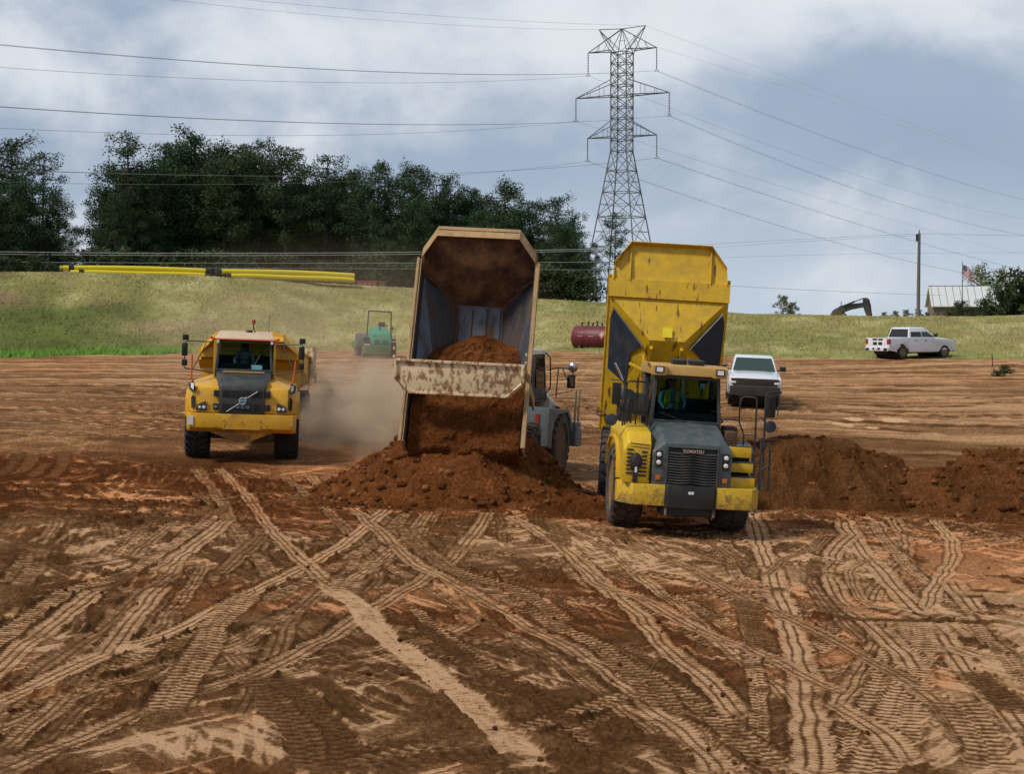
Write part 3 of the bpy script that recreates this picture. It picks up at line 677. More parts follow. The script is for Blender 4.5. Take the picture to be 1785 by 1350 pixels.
def dump_body(root, B, mat, inner, style):
    """B: matrix of the hinge frame. forward = -Y, up = Z. floor front at y=-2.8, spill guard top at (-4.75, 1.75)."""
    t = .05; fo = (.46 if style != 'rear' else .60)
    fl, ft = fo, (.62 if style != 'rear' else .66); W_ = 1.56; H0, H1 = .85, 1.50; yt = .75 if style != 'rear' else .78; yf = -2.78 if style != 'rear' else -3.3; yw = -3.62 if style != 'rear' else -3.78
    b = MB(B)
    b.plate([(-ft, yt, 0), (ft, yt, 0), (fl, yf, 0), (-fl, yf, 0)], (0, 0, t))
    for s in (-1, 1):
        b.plate([(s * ft, yt, 0), (s * W_, yt, .62), (s * W_, yw, .88), (s * fl, yf, 0)], (0, 0, t))
        b.plate([(s * W_, yt, .62), (s * W_, yt, H1 * .92), (s * W_, -4.0, H1 * .95), (s * W_, -4.0, 1.15), (s * W_, yw, .88)], (-s * t, 0, 0))
        b.tube([(s * (W_ + .03), yt, H1 * .92), (s * (W_ + .03), -4.0, H1 * .95)], .048, 6)     # top rail
        b.tube([(s * (W_ - .02), yt - .03, .62), (s * (ft), yt - .03, 0.)], .07, 4)
    b.plate([(-fl, yf, 0), (fl, yf, 0), (W_, yw, .88), (-W_, yw, .88)], (0, .02, t))             # sloping headboard
    b.plate([(-W_, yw, .88), (W_, yw, .88), (W_, -4.0, 1.15), (-W_, -4.0, 1.15)], (0, .02, t))
    g = 1.08
    b.plate([(-W_ + .06, -4.0, 1.15), (W_ - .06, -4.0, 1.15), (W_ - .06, -4.27, 1.42), (g, -4.72, 1.80), (-g, -4.72, 1.80), (-W_ + .06, -4.27, 1.42)], (0, .03, t))
    bd = b.build('dump_body', mat, root, smooth=False)
    # headboard channel, ribs and rim
    c = MB(B)
    (c.prism([(-3.60, .86), (-3.64, .79), (-4.04, 1.08), (-4.0, 1.17)], 'x', -W_ - .05, W_ + .05) if style != 'rear' else c.prism([(-3.80, .70), (-3.84, .66), (-4.06, 1.0), (-4.02, 1.12)], 'x', -W_, W_))
    for s in (-1, 1):
        c.plate([(s * g * .98, -4.0, 1.16), (s * g * .98, -4.70, 1.79), (s * g * .98, -4.70, 1.70), (s * g * .98, -4.05, 1.04)], (s * .03, 0, 0))
        c.plate([(s * (W_ - .06), -4.0, 1.16), (s * (W_ - .06), -4.27, 1.42), (s * (W_ - .06), -4.28, 1.34), (s * (W_ - .06), -4.05, 1.04)], (s * .025, 0, 0))
    rim = [(-W_ + .06, -4.27, 1.42), (-g, -4.72, 1.80), (g, -4.72, 1.80), (W_ - .06, -4.27, 1.42)]
    for i in range(3):
        a, d = Vector(rim[i]), Vector(rim[i + 1]); up = Vector((0, -.16, -.12)) if style != 'rear' else Vector((0, .30, .10))
        c.plate([a, d, d + up, a + up], (0, .0, .035))
    c.build('headboard_frame', mat, bd, smooth=False)
    # hinge brackets, stiffeners on the underside
    u = MB(B)
    for s in (-1, 1):
        u.box(min(s * .36, s * .44), max(s * .36, s * .44), -2.6, yt - .1, -.16, 0)
        u.prism([(-1.9, 0), (-1.9, -.3), (-1.6, -.38), (-1.2, -.3), (-1.0, 0)], 'x', min(s * .48, s * .54), max(s * .48, s * .54))
        u.prism([(-.35, .05), (-.15, -.35), (.15, -.35), (.35, .05)], 'x', min(s * .5, s * .58), max(s * .5, s * .58))
    u.build('floor_beam', mat, bd)
    if style in ('k',):
        for s in (-1, 1):
            p = MB(B)                                     # dark rubber splash panels under the flanks
            q = [(.74, -2.6), (1.50, -3.25), (1.545, -2.9), (1.50, -1.05), (1.05, -.98), (1.02, -1.75), (.64, -1.9)]
            def zz(x, y): return (x - .50) / (W_ - .50) * .83 - .055
            q = [(.66, -2.58), (1.46, -3.30), (1.53, -3.0), (1.50, -1.15), (.98, -1.1), (.95, -2.2)]
            p.plate([(s * x, y, zz(x, y)) for x, y in q], (0, 0, -.02)); p.build('splash_panel', 'navy', bd)
            p = MB(B); p.tube([(s * .62, -2.55, zz(.62, 0) - .03), (s * 1.47, -3.36, zz(1.47, 0) - .03)], .022, 4); p.build('retaining_strip', 'galv', bd)
        p = MB(B); p.box(-.12, .12, -2.98, -2.74, .0, .02)
        p = MB(B @ Matrix.Translation((0, -2.95, .13)) @ Matrix.Rotation(R(-46.4), 4, 'X')); p.box(-.13, .13, -.14, .14, -.045, -.035)
        p.build('maker_plate', 'pipe_yellow', bd)
        for s in (-1, 1):
            p = MB(B); p.prism([(-2.35, 0), (-2.0, -.32), (-1.8, -.32), (-1.9, 0)], 'x', min(s * .56, s * .62), max(s * .56, s * .62)); p.tube([(s * .56, -1.98, -.25), (s * .95, -2.1, -.1)], .05, 5)
            p.build('body_bracket', 'yellow_b', bd)
            p = MB(B); rr = [(s * (W_ + .05) + .12 * math.cos(k * math.pi / 6), -.2 + .0 * k, .5 + .12 * math.sin(k * math.pi / 6)) for k in range(13)]
            p.tube(rr, .03, 5); p.build('tie_ring', 'rust', bd)
    if inner:
        e = .012; p = MB(B)
        for s in (-1, 1):
            p.plate([(s * (ft), yt - .15, t + e), (s * (W_ - .03), yt - .15, .62 + t + e), (s * (W_ - .08), yw + .05, .90 + t), (s * fl, yf, t + e)], (0, 0, .006))
            p.plate([(s * (W_ - .065), yt - .1, .66), (s * (W_ - .065), yt - .1, H1 * .86), (s * (W_ - .065), -3.9, H1 * .9), (s * (W_ - .065), yw, .92)], (-s * .008, 0, 0))
        p.build('side_liner', 'steel', bd)
        p = MB(B); p.plate([(-ft, yt - .15, t + e), (ft, yt - .15, t + e), (fl, yf, t + e), (-fl, yf, t + e)], (0, 0, .006)); p.build('floor_liner', 'steel', bd)
        p = MB(B)
        for x in (-.6, -.2, .22, .6): p.tube([(x * .97, yt - .2, t + .03), (x * .93, yf + .1, t + .03)], .02, 4)
        for s in (-1, 1):
            p.tube([(s * .63, yf + .1, .09), (s * .8, yf - .25, .32), (s * 1.15, yw + .2, .80), (s * 1.5, yw + .05, 1.0)], .03, 5)
        p.build('liner_weld', 'rust', bd)
        p = MB(B)
        p.plate([(-fl + .02, yf - .02, t + .03), (fl - .02, yf - .02, t + .03), (W_ - .1, yw, .96), (-W_ + .1, yw, .96)], (0, .03, .02))
        p.plate([(-W_ + .1, yw, .96), (W_ - .1, yw, .96), (W_ - .1, -3.98, 1.24), (-W_ + .1, -3.98, 1.24)], (0, .03, .02))
        p.plate([(-W_ + .1, -3.98, 1.24), (W_ - .1, -3.98, 1.24), (W_ - .1, -4.24, 1.50), (g - .02, -4.64, 1.86), (-g + .02, -4.64, 1.86), (-W_ + .1, -4.24, 1.50)], (0, .03, .02))
        p.build('headboard_liner', 'liner_dirt', bd)
    return bd

def dumper(name, label, loc, yaw, roll, tyaw, tip, S):
    root = empty(name, loc, (0, roll, yaw)); tag(root, label, 'dump truck', 'articulated dump trucks')
    I = Matrix(); T = Matrix.Translation((0, 2.0, 0)) @ Matrix.Rotation(tyaw, 4, 'Z') @ Matrix.Translation((0, -2.0, 0))
    Rr, Wd, tr = S['R'], S['W'], S['track']
    c1, c2 = S['body_mat'], S['tray_mat']
    # frames
    f = MB(); f.box(-.42, .42, -1.7, 2.0, .75, 1.15); f.box(-tr + .3, tr - .3, -.16, .16, Rr - .16, Rr + .16); f.box(-.55, .55, .9, 1.9, .9, 2.0)
    f.build('front_frame', 'black', root, bev=.02)
    f = MB(T); f.box(-.42, .42, 2.0, 7.3, .85, 1.2); f.lathe([(-.45, .3), (.45, .3)], (0, 2.0, .95), 'z', 14)
    for y in (4.4, 6.2): f.box(-tr + .3, tr - .3, y - .15, y + .15, Rr - .15, Rr + .15)
    for s in (-1, 1): f.box(min(s * .5, s * .62), max(s * .5, s * .62), 4.5, 6.1, Rr - .12, Rr + .14)
    f.build('rear_frame', S['frame'], root, bev=.02)
    for y in (0, 4.4, 6.2):
        for s in (-1, 1): wheel(root, I if y == 0 else T, s * tr, y, Rr, Wd, S['rim'], S['tyre'])
    # body
    B = T @ Matrix.Translation((0, 7.0, 1.72 if tip > .1 else 1.50)) @ Matrix.Rotation(-tip, 4, 'X') @ Matrix.Diagonal((S.get('bw', 1), S.get('bl', 1), 1, 1))
    bd = dump_body(root, B, c2, S['inner'], S['style'])
    for s in (-1, 1):                                     # hoist rams
        a = T @ Vector((s * .52, 4.0, 1.0)); e = B @ Vector((s * .52, -1.95, -.2)); m_ = a.lerp(e, .52)
        if tip > .1:
            h = MB(); h.tube([a, m_], .11, 10); o = h.build('hoist_cylinder', 'rust' if S['style'] == 'k' else 'black', root)
            h = MB(); h.tube([m_, e], .065, 8); h.build('piston_rod', 'rust' if S['style'] == 'k' else 'chrome', o)
    return root, T, B, bd

def cab_shell(root, col, x0, x1, y0, y1, z0, z1, slope=.22, sill=.0, gl='glass', post=.075, top_in=.06):
    """open cab: pillars, rear wall, floor, ceiling; returns the cab object"""
    def fr(t): return y0 + slope * t                      # front slopes back towards the top
    b = MB(); H = z1 - z0
    for sx in (x0, x1):
        q = 1 if sx > 0 else -1
        b.loft([[(sx, y0, z0), (sx - q * post, y0, z0), (sx - q * post, y0 + post, z0), (sx, y0 + post, z0)], [(sx - q * top_in, fr(1), z1), (sx - q * (post + top_in), fr(1), z1), (sx - q * (post + top_in), fr(1) + post, z1), (sx - q * top_in, fr(1) + post, z1)]])
        b.box(min(sx, sx - q * post), max(sx, sx - q * post), y1 - .3, y1, z0, z1)
        b.box(min(sx, sx - q * .04), max(sx, sx - q * .04), y0 + .05, y1, z0, z0 + .35)
    b.box(x0, x1, y1 - .05, y1, z0, z0 + .5 * H); b.box(x0 + .05, x1 - .05, fr(1) + .02, y1, z1 - .05, z1); b.box(x0, x1, y0, y1, z0 - .05, z0); b.box(x0, x1, y0 - .02, y0 + .06, z0, z0 + .14)
    b.box(x0 + top_in, x1 - top_in, fr(1) - .02, fr(1) + .1, z1 - .12, z1)
    cab = b.build('cab', col, root, bev=.012)
    w = MB(); k = .1
    w.plate([(x0 + .06, y0 + slope * .08 + .01, z0 + .12), (x1 - .06, y0 + slope * .08 + .01, z0 + .12), (x1 - .06 - top_in, fr(.93) + .01, z1 - .1), (x0 + .06 + top_in, fr(.93) + .01, z1 - .1)], (0, .012, 0))
    w.build('windshield', gl, cab, smooth=False)
    for sx in (x0, x1):
        q = 1 if sx > 0 else -1; w = MB()
        w.plate([(sx - q * .03, y0 + .1, z0 + .36), (sx - q * .03, y1 - .3, z0 + .36), (sx - q * .07, y1 - .3, z1 - .06), (sx - q * .07, fr(1) + .1, z1 - .06)], (-q * .01, 0, 0)); w.build('side_window', gl, cab, smooth=False)
    w = MB(); w.box(x0 + .1, x1 - .1, y1 - .045, y1 - .035, z0 + .5 * H, z1 - .08); w.build('rear_window', gl, cab, smooth=False)
    w = MB(); w.box(x0 + .08, x1 - .08, y0 + .08, y0 + .34, z0 + .02, z0 + .30); w.build('dashboard', 'black', cab, bev=.03)
    return cab
def wheel_ring(cab, c, r=.2, tilt=-28, mat='black'):
    b = MB(Matrix.Translation(c) @ Matrix.Rotation(R(tilt), 4, 'X'))
    P = [(r * math.cos(k * math.pi / 12), r * math.sin(k * math.pi / 12), 0) for k in range(25)]
    b.tube(P, .014, 5); b.tube([(0, 0, 0), (0, 0, -.3)], .03, 6); b.tube([(-r, 0, 0), (r, 0, 0)], .012, 4); return b.build('steering_wheel', mat, cab)
def seat(cab, x, y, z, mat='charcoal'):
    b = MB(); b.box(x - .24, x + .24, y - .25, y + .22, z - .12, z); b.box(x - .23, x + .23, y + .16, y + .28, z, z + .62); b.box(x - .12, x + .12, y + .17, y + .26, z + .62, z + .82); b.box(x - .15, x + .15, y - .15, y + .15, z - .5, z - .1)
    return b.build('seat', mat, cab, bev=.04)

m, nt, out = nodes('liner_dirt'); b = bsdf(nt, out)
n = nz(nt, 1.6, 7, .62); n2 = nz(nt, 9, 5, .6)
c = ramp(nt, n, [(.38, (.025, .010, .006)), (.50, (.10, .045, .02)), (.62, (.20, .105, .045)), (.75, (.28, .16, .07))])
nt.links.new(mixc(nt, ramp(nt, n2, [(.4, g3(0)), (.7, g3(.5))]), c, (.12, .05, .022)), b.inputs['Base Color']); b.inputs['Roughness'].default_value = .85
M['liner_dirt'] = m

# ---- the raised yellow truck on the right
def truck_right():
    x, y = 3.69, 39.0; zc = float(gz(x, y))
    S = dict(R=.92, W=.70, track=1.19, body_mat='yellow_b', tray_mat='yellow_body', frame='charcoal', rim='yellow_b', tyre='rubber', inner=False, style='k', bw=.985, bl=.975)
    root, T, B, bd = dumper('articulated_dump_truck', 'yellow dump truck with dark grey hood and empty body raised high', (x, y, zc + .02), R(2.8), R(3.6), R(-5.5), R(65), S)
    # bumper
    b = MB()
    b.prism([(-1.55, -1.2), (-1.55, -1.55), (-1.25, -2.02), (-.56, -2.06), (-.56, -1.2)], 'z', .66, 1.12)
    lb = b.build('bumper', 'yellow_b', root, bev=.02)
    b = MB(); b.prism([(1.55, -1.2), (1.55, -1.62), (1.34, -2.02), (.56, -2.06), (.56, -1.2)], 'z', .66, 1.12); b.build('bumper', 'yellow_b', root, bev=.02)
    b = MB(); b.prism([(-.56, -1.25), (-.57, -2.04), (-.5, -2.10), (.5, -2.10), (.57, -2.04), (.56, -1.25)], 'z', .64, 1.13); b.box(-.6, .6, -1.9, -1.2, .45, .64); cb = b.build('bumper', 'black', root, bev=.015)
    b = MB(); b.box(-.06, .06, -2.108, -2.098, .95, 1.01); b.build('number_plate', 'white_sticker', cb)
    for s in (-1, 1):
        b = MB(); b.tube([(s * .52, -2.0, .66), (s * .52, -2.05, .48), (s * .50, -1.95, .42)], .03, 6); b.build('tow_hook', 'charcoal', cb)
    # hood
    def ring(y, w, zb, zs, zt, tw): return [(-w, y, zb), (w, y, zb), (w, y, zs), (tw, y - .0, zt), (0, y, zt + .02), (-tw, y, zt), (-w, y, zs)]
    b = MB(); b.loft([ring(-1.98, .86, 1.10, 1.80, 2.02, .60), ring(-1.80, .88, 1.10, 1.90, 2.12, .62), ring(-1.1, .88, 1.10, 2.05, 2.32, .66), ring(-.42, .88, 1.10, 2.2, 2.46, .70)])
    hood = b.build('hood', 'slate', root, bev=.03, ang=25)
    b = MB(); b.box(-.53, .53, -2.02, -1.94, 1.14, 1.93); gr = b.build('grille', 'mesh_black', root, bev=.02)
    b = MB(); 
    for (a, c) in (((-.55, 1.12), (-.55, 1.95)), ((.55, 1.12), (.55, 1.95)), ((-.55, 1.12), (.55, 1.12)), ((-.55, 1.95), (.55, 1.95))): b.tube([(a[0], -2.03, a[1]), (c[0], -2.03, c[1])], .025, 6)
    for x_ in (-.2, .2): b.tube([(x_, -2.04, 1.13), (x_, -2.04, 1.9)], .009, 4)
    b.build('grille_frame', 'charcoal', gr)
    b = MB()
    for k in range(12):
        z = 1.19 + k * .058; P = [(-.52, -2.025, z), (-.26, -2.05, z - .008), (0, -2.055, z + .022), (.26, -2.05, z - .008), (.52, -2.025, z)]
        b.plate([(p[0], p[1], p[2] + .012) for p in P] + [(p[0], p[1] - .03, p[2] - .012) for p in P[::-1]], (0, .01, -.012))
    b.build('grille_slats', 'charcoal', gr, smooth=False)
    b = MB(); b.box(-.25, .25, -2.075, -2.045, 1.83, 1.92); pl = b.build('name_badge', 'black', gr, bev=.008)
    text('lettering', 'KOMATSU', .095, 'chrome', pl, Matrix.Translation((0, -2.078, 1.873)) @ FACE, .002)
    for s in (-1, 1):
        b = MB(); b.box(min(s * .66, s * .80), max(s * .66, s * .80), -2.0, -1.96, 1.50, 1.86); b.build('lamp_housing', 'black', hood, bev=.015)
        for z in (1.77, 1.60):
            b = MB(); b.lathe([(0, .052), (-.03, .05), (-.045, .03)], (s * .73, -1.99, z), 'y', 14); b.build('headlight', 'lamp', root)
        b = MB(); b.box(min(s * .67, s * .78), max(s * .67, s * .78), -2.015, -1.97, 1.22, 1.32); b.build('indicator_lamp', 'amber', root, bev=.01)
    b = MB(); b.prism([(-.35, 0), (.35, 0), (.15, -.1), (-.15, -.1)], 'z', 0, .02)
    # left (engine side) fender with louvres and intake
    b = MB()
    b.loft([[(-1.46, y_, 1.12), (-.90, y_, 1.12), (-.90, y_, zt), (-1.40, y_, zt), (-1.50, y_, zt - .2)] for (y_, zt) in ((-1.94, 1.98), (-1.72, 2.22), (-.9, 2.32), (.9, 2.32))])
    fd = b.build('engine_cover', 'yellow_b', root, bev=.03)
    b = MB()
    for k in range(2): b.obox((-1.14, -1.89 + .02 * 0, 1.96 - k * .07), (.42, .1, .022), (0, R(4), 0))
    for k in range(7):
        z = 1.82 - k * .085; zz_ = -1.955
        b.box(-1.42, -1.30 + .02 * (k in (0, 5, 6)), zz_, zz_ + .05, z, z + .035); b.box(-1.10 - .06 * (k == 5) - .1 * (k == 6), -.98, zz_, zz_ + .05, z - .04, z - .005)
    b.build('louvre_slots', 'mesh_black', fd)
    b = MB(); b.loft([[(-1.22 + math.cos(a) * rx, y_, 1.58 + math.sin(a) * rz) for a in np.linspace(0, 2 * math.pi, 17)[:-1]] for (y_, rx, rz) in ((-1.93, .14, .2), (-2.02, .13, .19), (-2.09, .09, .14), (-2.11, .03, .05))])
    b.box(-1.27, -1.17, -2.02, -1.93, 1.14, 1.5); ic = b.build('air_intake', 'black', fd)
    b = MB(); b.box(-1.25, -1.20, -2.10, -2.08, 1.36, 1.48); b.build('sticker', 'white_sticker', fd)
    b = MB(); b.box(-1.475, -1.465, -1.82, -1.7, 1.75, 1.9); b.build('sticker', 'white_sticker', fd)
    b = MB()
    for k in range(8): b.box(-.925, -.905, -1.96, -1.94, 1.2 + k * .075, 1.235 + k * .075)
    b.build('vent_slots', 'mesh_black', fd)
    # mudguards
    for s in (-1, 1):
        b = MB(); arc = [(-1.15 + .0, 1.2), (-1.05, 1.6), (-.75, 1.92), (-.2, 2.02), (.5, 2.0), (.95, 1.75), (1.12, 1.3)]
        b.prism(arc + [(p[0], p[1] - .05) for p in arc[::-1]], 'x', min(s * .85, s * 1.55), max(s * .85, s * 1.55)); b.build('mudguard', 'charcoal' if s > 0 else 'yellow_b', root)
    # right: steps, deck, battery box
    b = MB(); b.box(.90, 1.44, -1.72, -1.25, 1.12, 1.34); b.box(.90, 1.42, -1.52, -.9, 1.44, 1.64); b.box(.90, 1.40, -1.30, .9, 1.75, 1.98); b.box(1.38, 1.43, -1.2, -.6, 1.12, 1.9); st = b.build('access_steps', 'yellow_b', root, bev=.015)
    for (y_, z) in ((-1.70, 1.345), (-1.50, 1.645), (-1.28, 1.985)):
        b = MB(); b.box(.95, 1.42, y_, y_ + .35, z, z + .02); b.build('tread_plate', 'charcoal', st)
    b = MB(); b.box(.92, 1.36, -1.15, .5, 1.0, 1.74); b.build('step_recess', 'mesh_black', root)
    b = MB(); b.box(.9, 1.15, -.9, -.2, 2.0, 2.28); b.box(1.0, 1.3, .0, .5, 2.0, 2.35); b.build('deck_fittings', 'rust', root, bev=.02)
    # cab
    cab = cab_shell(root, 'charcoal', -.80, .80, -.62, .95, 2.32, 3.50, slope=.12, gl='glass')
    b = MB(); b.loft([[(-.84, -.78, 3.47), (.84, -.78, 3.47), (.87, -.74, 3.66), (-.87, -.74, 3.66)], [(-.84, -.55, 3.47), (.84, -.55, 3.47), (.87, -.5, 3.71), (-.87, -.5, 3.71)], [(-.88, 1.0, 3.47), (.88, 1.0, 3.47), (.86, 1.0, 3.70), (-.86, 1.0, 3.70)]])
    for s in (-1, 1): b.box(min(s * .52, s * .84), max(s * .52, s * .84), -.84, -.7, 3.45, 3.66)
    for s in (-1, 1): b.tube([(s * .87, -.7, 3.66), (s * .93, -.72, 3.70), (s * .93, -.2, 3.72)], .02, 5)
    rf = b.build('cab_roof', 'tan_yellow', cab, bev=.02)
    for s in (-1, 1):
        b = MB(); b.box(s * .68 - .1, s * .68 + .1, -.865, -.82, 3.50, 3.65); b.build('lamp_housing', 'black', rf, bev=.01) if False else None
        o = b.build('work_light', 'black', root, bev=.012); b = MB(); b.box(s * .68 - .07, s * .68 + .07, -.873, -.86, 3.525, 3.625); b.build('lens', 'lamp', o)
    for s in (-1, 1):
        b = MB(); b.obox((s * .2, -.35, 3.76), (.33, .4, .12), (R(4), 0, 0)); b.build('rooftop_unit', 'black', root, bev=.03)
    b = MB(); b.tube([(-.74, -.69, 2.42), (.74, -.69, 2.42)], .012, 4); b.tube([(.1, -.70, 2.4), (-.6, -.68, 2.62)], .012, 4); b.build('wiper', 'black', cab)
    b = MB(); b.box(.30, .40, -.51, -.50, 3.20, 3.30); b.build('windshield_sticker', 'tealblue', cab)
    wheel_ring(cab, (-.22, -.22, 2.66), .21, 62); seat(cab, -.22, .42, 2.50)
    # rails, mirrors
    def rail(paths, name='handrail', mat='black', r=.021):
        b = MB()
        for p in paths: rtube(b, p, r)
        return b.build(name, mat, root)
    rail([[(-1.48, -1.25, 2.30), (-1.48, -1.25, 3.28), (-1.50, -1.25, 3.42), (-1.44, -1.25, 3.20)], [(-1.40, -.95, 2.30), (-1.40, -.95, 3.28), (-.92, -.9, 3.28), (-.92, -.9, 2.32)],
          [(-1.14, -.8, 2.32), (-1.14, -.8, 3.36)], [(-1.62, -1.3, 2.75), (-1.45, -1.2, 2.62), (-.92, -.9, 2.62)], [(-1.3, -.5, 2.32), (-1.3, -.5, 2.85), (-1.2, -.4, 2.85), (-1.2, -.4, 2.32)]])
    rail([[(.84, -.7, 3.12), (1.18, -.75, 3.12), (1.18, -.75, 2.5), (1.3, -.8, 2.25), (1.3, -.8, 1.98)], [(1.18, -.8, 2.9), (1.2, -.8, 3.08), (1.52, -.9, 3.08), (1.52, -1.0, 2.3), (1.50, -1.1, 1.9)], [(.84, -.7, 2.55), (1.18, -.75, 2.55)], [(1.3, -.8, 2.25), (1.55, -1.0, 2.25)]])
    rail([[(1.60, -1.75, 1.12), (1.60, -1.6, 2.2), (1.60, -1.5, 3.2), (1.78, -1.5, 3.26), (1.95, -1.45, 3.24)], [(1.50, -1.9, 1.12), (1.50, -1.85, 1.7), (1.52, -1.7, 2.2)],
          [(1.60, -1.6, 2.2), (1.95, -1.5, 2.2)], [(1.7, -1.9, 1.12), (1.70, -1.85, 2.0), (1.66, -1.75, 2.15), (1.56, -1.7, 1.95)], [(1.5, -1.88, 1.55), (1.7, -1.88, 1.65)]], 'ladder_rail', r=.024)
    b = MB(); b.prism([(1.46, 1.12), (1.62, 1.12), (1.57, 1.4), (1.51, 1.4)], 'y', -1.9, -1.8); b.build('ladder_foot', 'charcoal', root)
    for (x_, z, w_, h_, y_) in ((-1.66, 3.0, .19, .48, -1.3), (1.74, 2.92, .22, .48, -1.4)):
        b = MB(); b.box(x_ - w_ / 2, x_ + w_ / 2, y_ - .04, y_ + .05, z - h_ / 2, z + h_ / 2); mm = b.build('mirror', 'mesh_black', root, bev=.035)
        b = MB(); rtube(b, [(x_ - .14, y_ - .02, z + h_ / 2 + .06), (x_ + .16, y_ - .02, z + h_ / 2 + .06), (x_ + .16, y_ - .02, z - .2)], .014); b.build('mirror_bracket', 'charcoal', mm)
    for (x_, z, y_) in ((-1.74, 2.42, -1.3), (1.76, 2.48, -1.4)):
        b = MB(); b.lathe([(-.05, .05), (-.045, .12), (0, .135), (.03, .13), (.05, .03)], (x_, y_, z), 'y', 18); b.tube([(x_, y_, z), (x_ * .88, y_ + .05, z + .18)], .014, 5); b.build('round_mirror', 'navy', root)
    b = MB(); b.tube([(-1.5, -1.25, 3.2), (-1.62, -1.28, 3.45), (-1.74, -1.3, 3.66)], .03, 6); b.build('exhaust_rod', 'chrome', root)
    b = MB(); b.box(-1.4, -.95, .2, .85, 2.3, 2.75); b.obox((-1.0, -.1, 2.75), (.10, .9, .5), (0, 0, R(12))); b.build('air_cleaner', 'black', root, bev=.05)
    b = MB(); b.lathe([(-.35, .16), (.35, .16)], (-1.2, .6, 2.9), 'y', 14); b.build('exhaust_pipe', 'navy', root)
    b = MB(); b.plate([(-1.15, .2, 2.3), (-1.05, .2, 3.05), (-.9, .2, 2.3)], (0, .05, 0)); b.build('guard_plate', 'yellow_b', root)
    person_spec.append((root, (-.22, .34, 2.52), 'person', 'person in lime and orange vest over pale blue sleeves, driving the right truck', 'shirt_cyan', True, (-.22, -.22, 2.66)))
    return root
person_spec = []
paint('tan_yellow', (.50, .30, .07), .5, .5, dc=(.3, .2, .11))
truck_right()

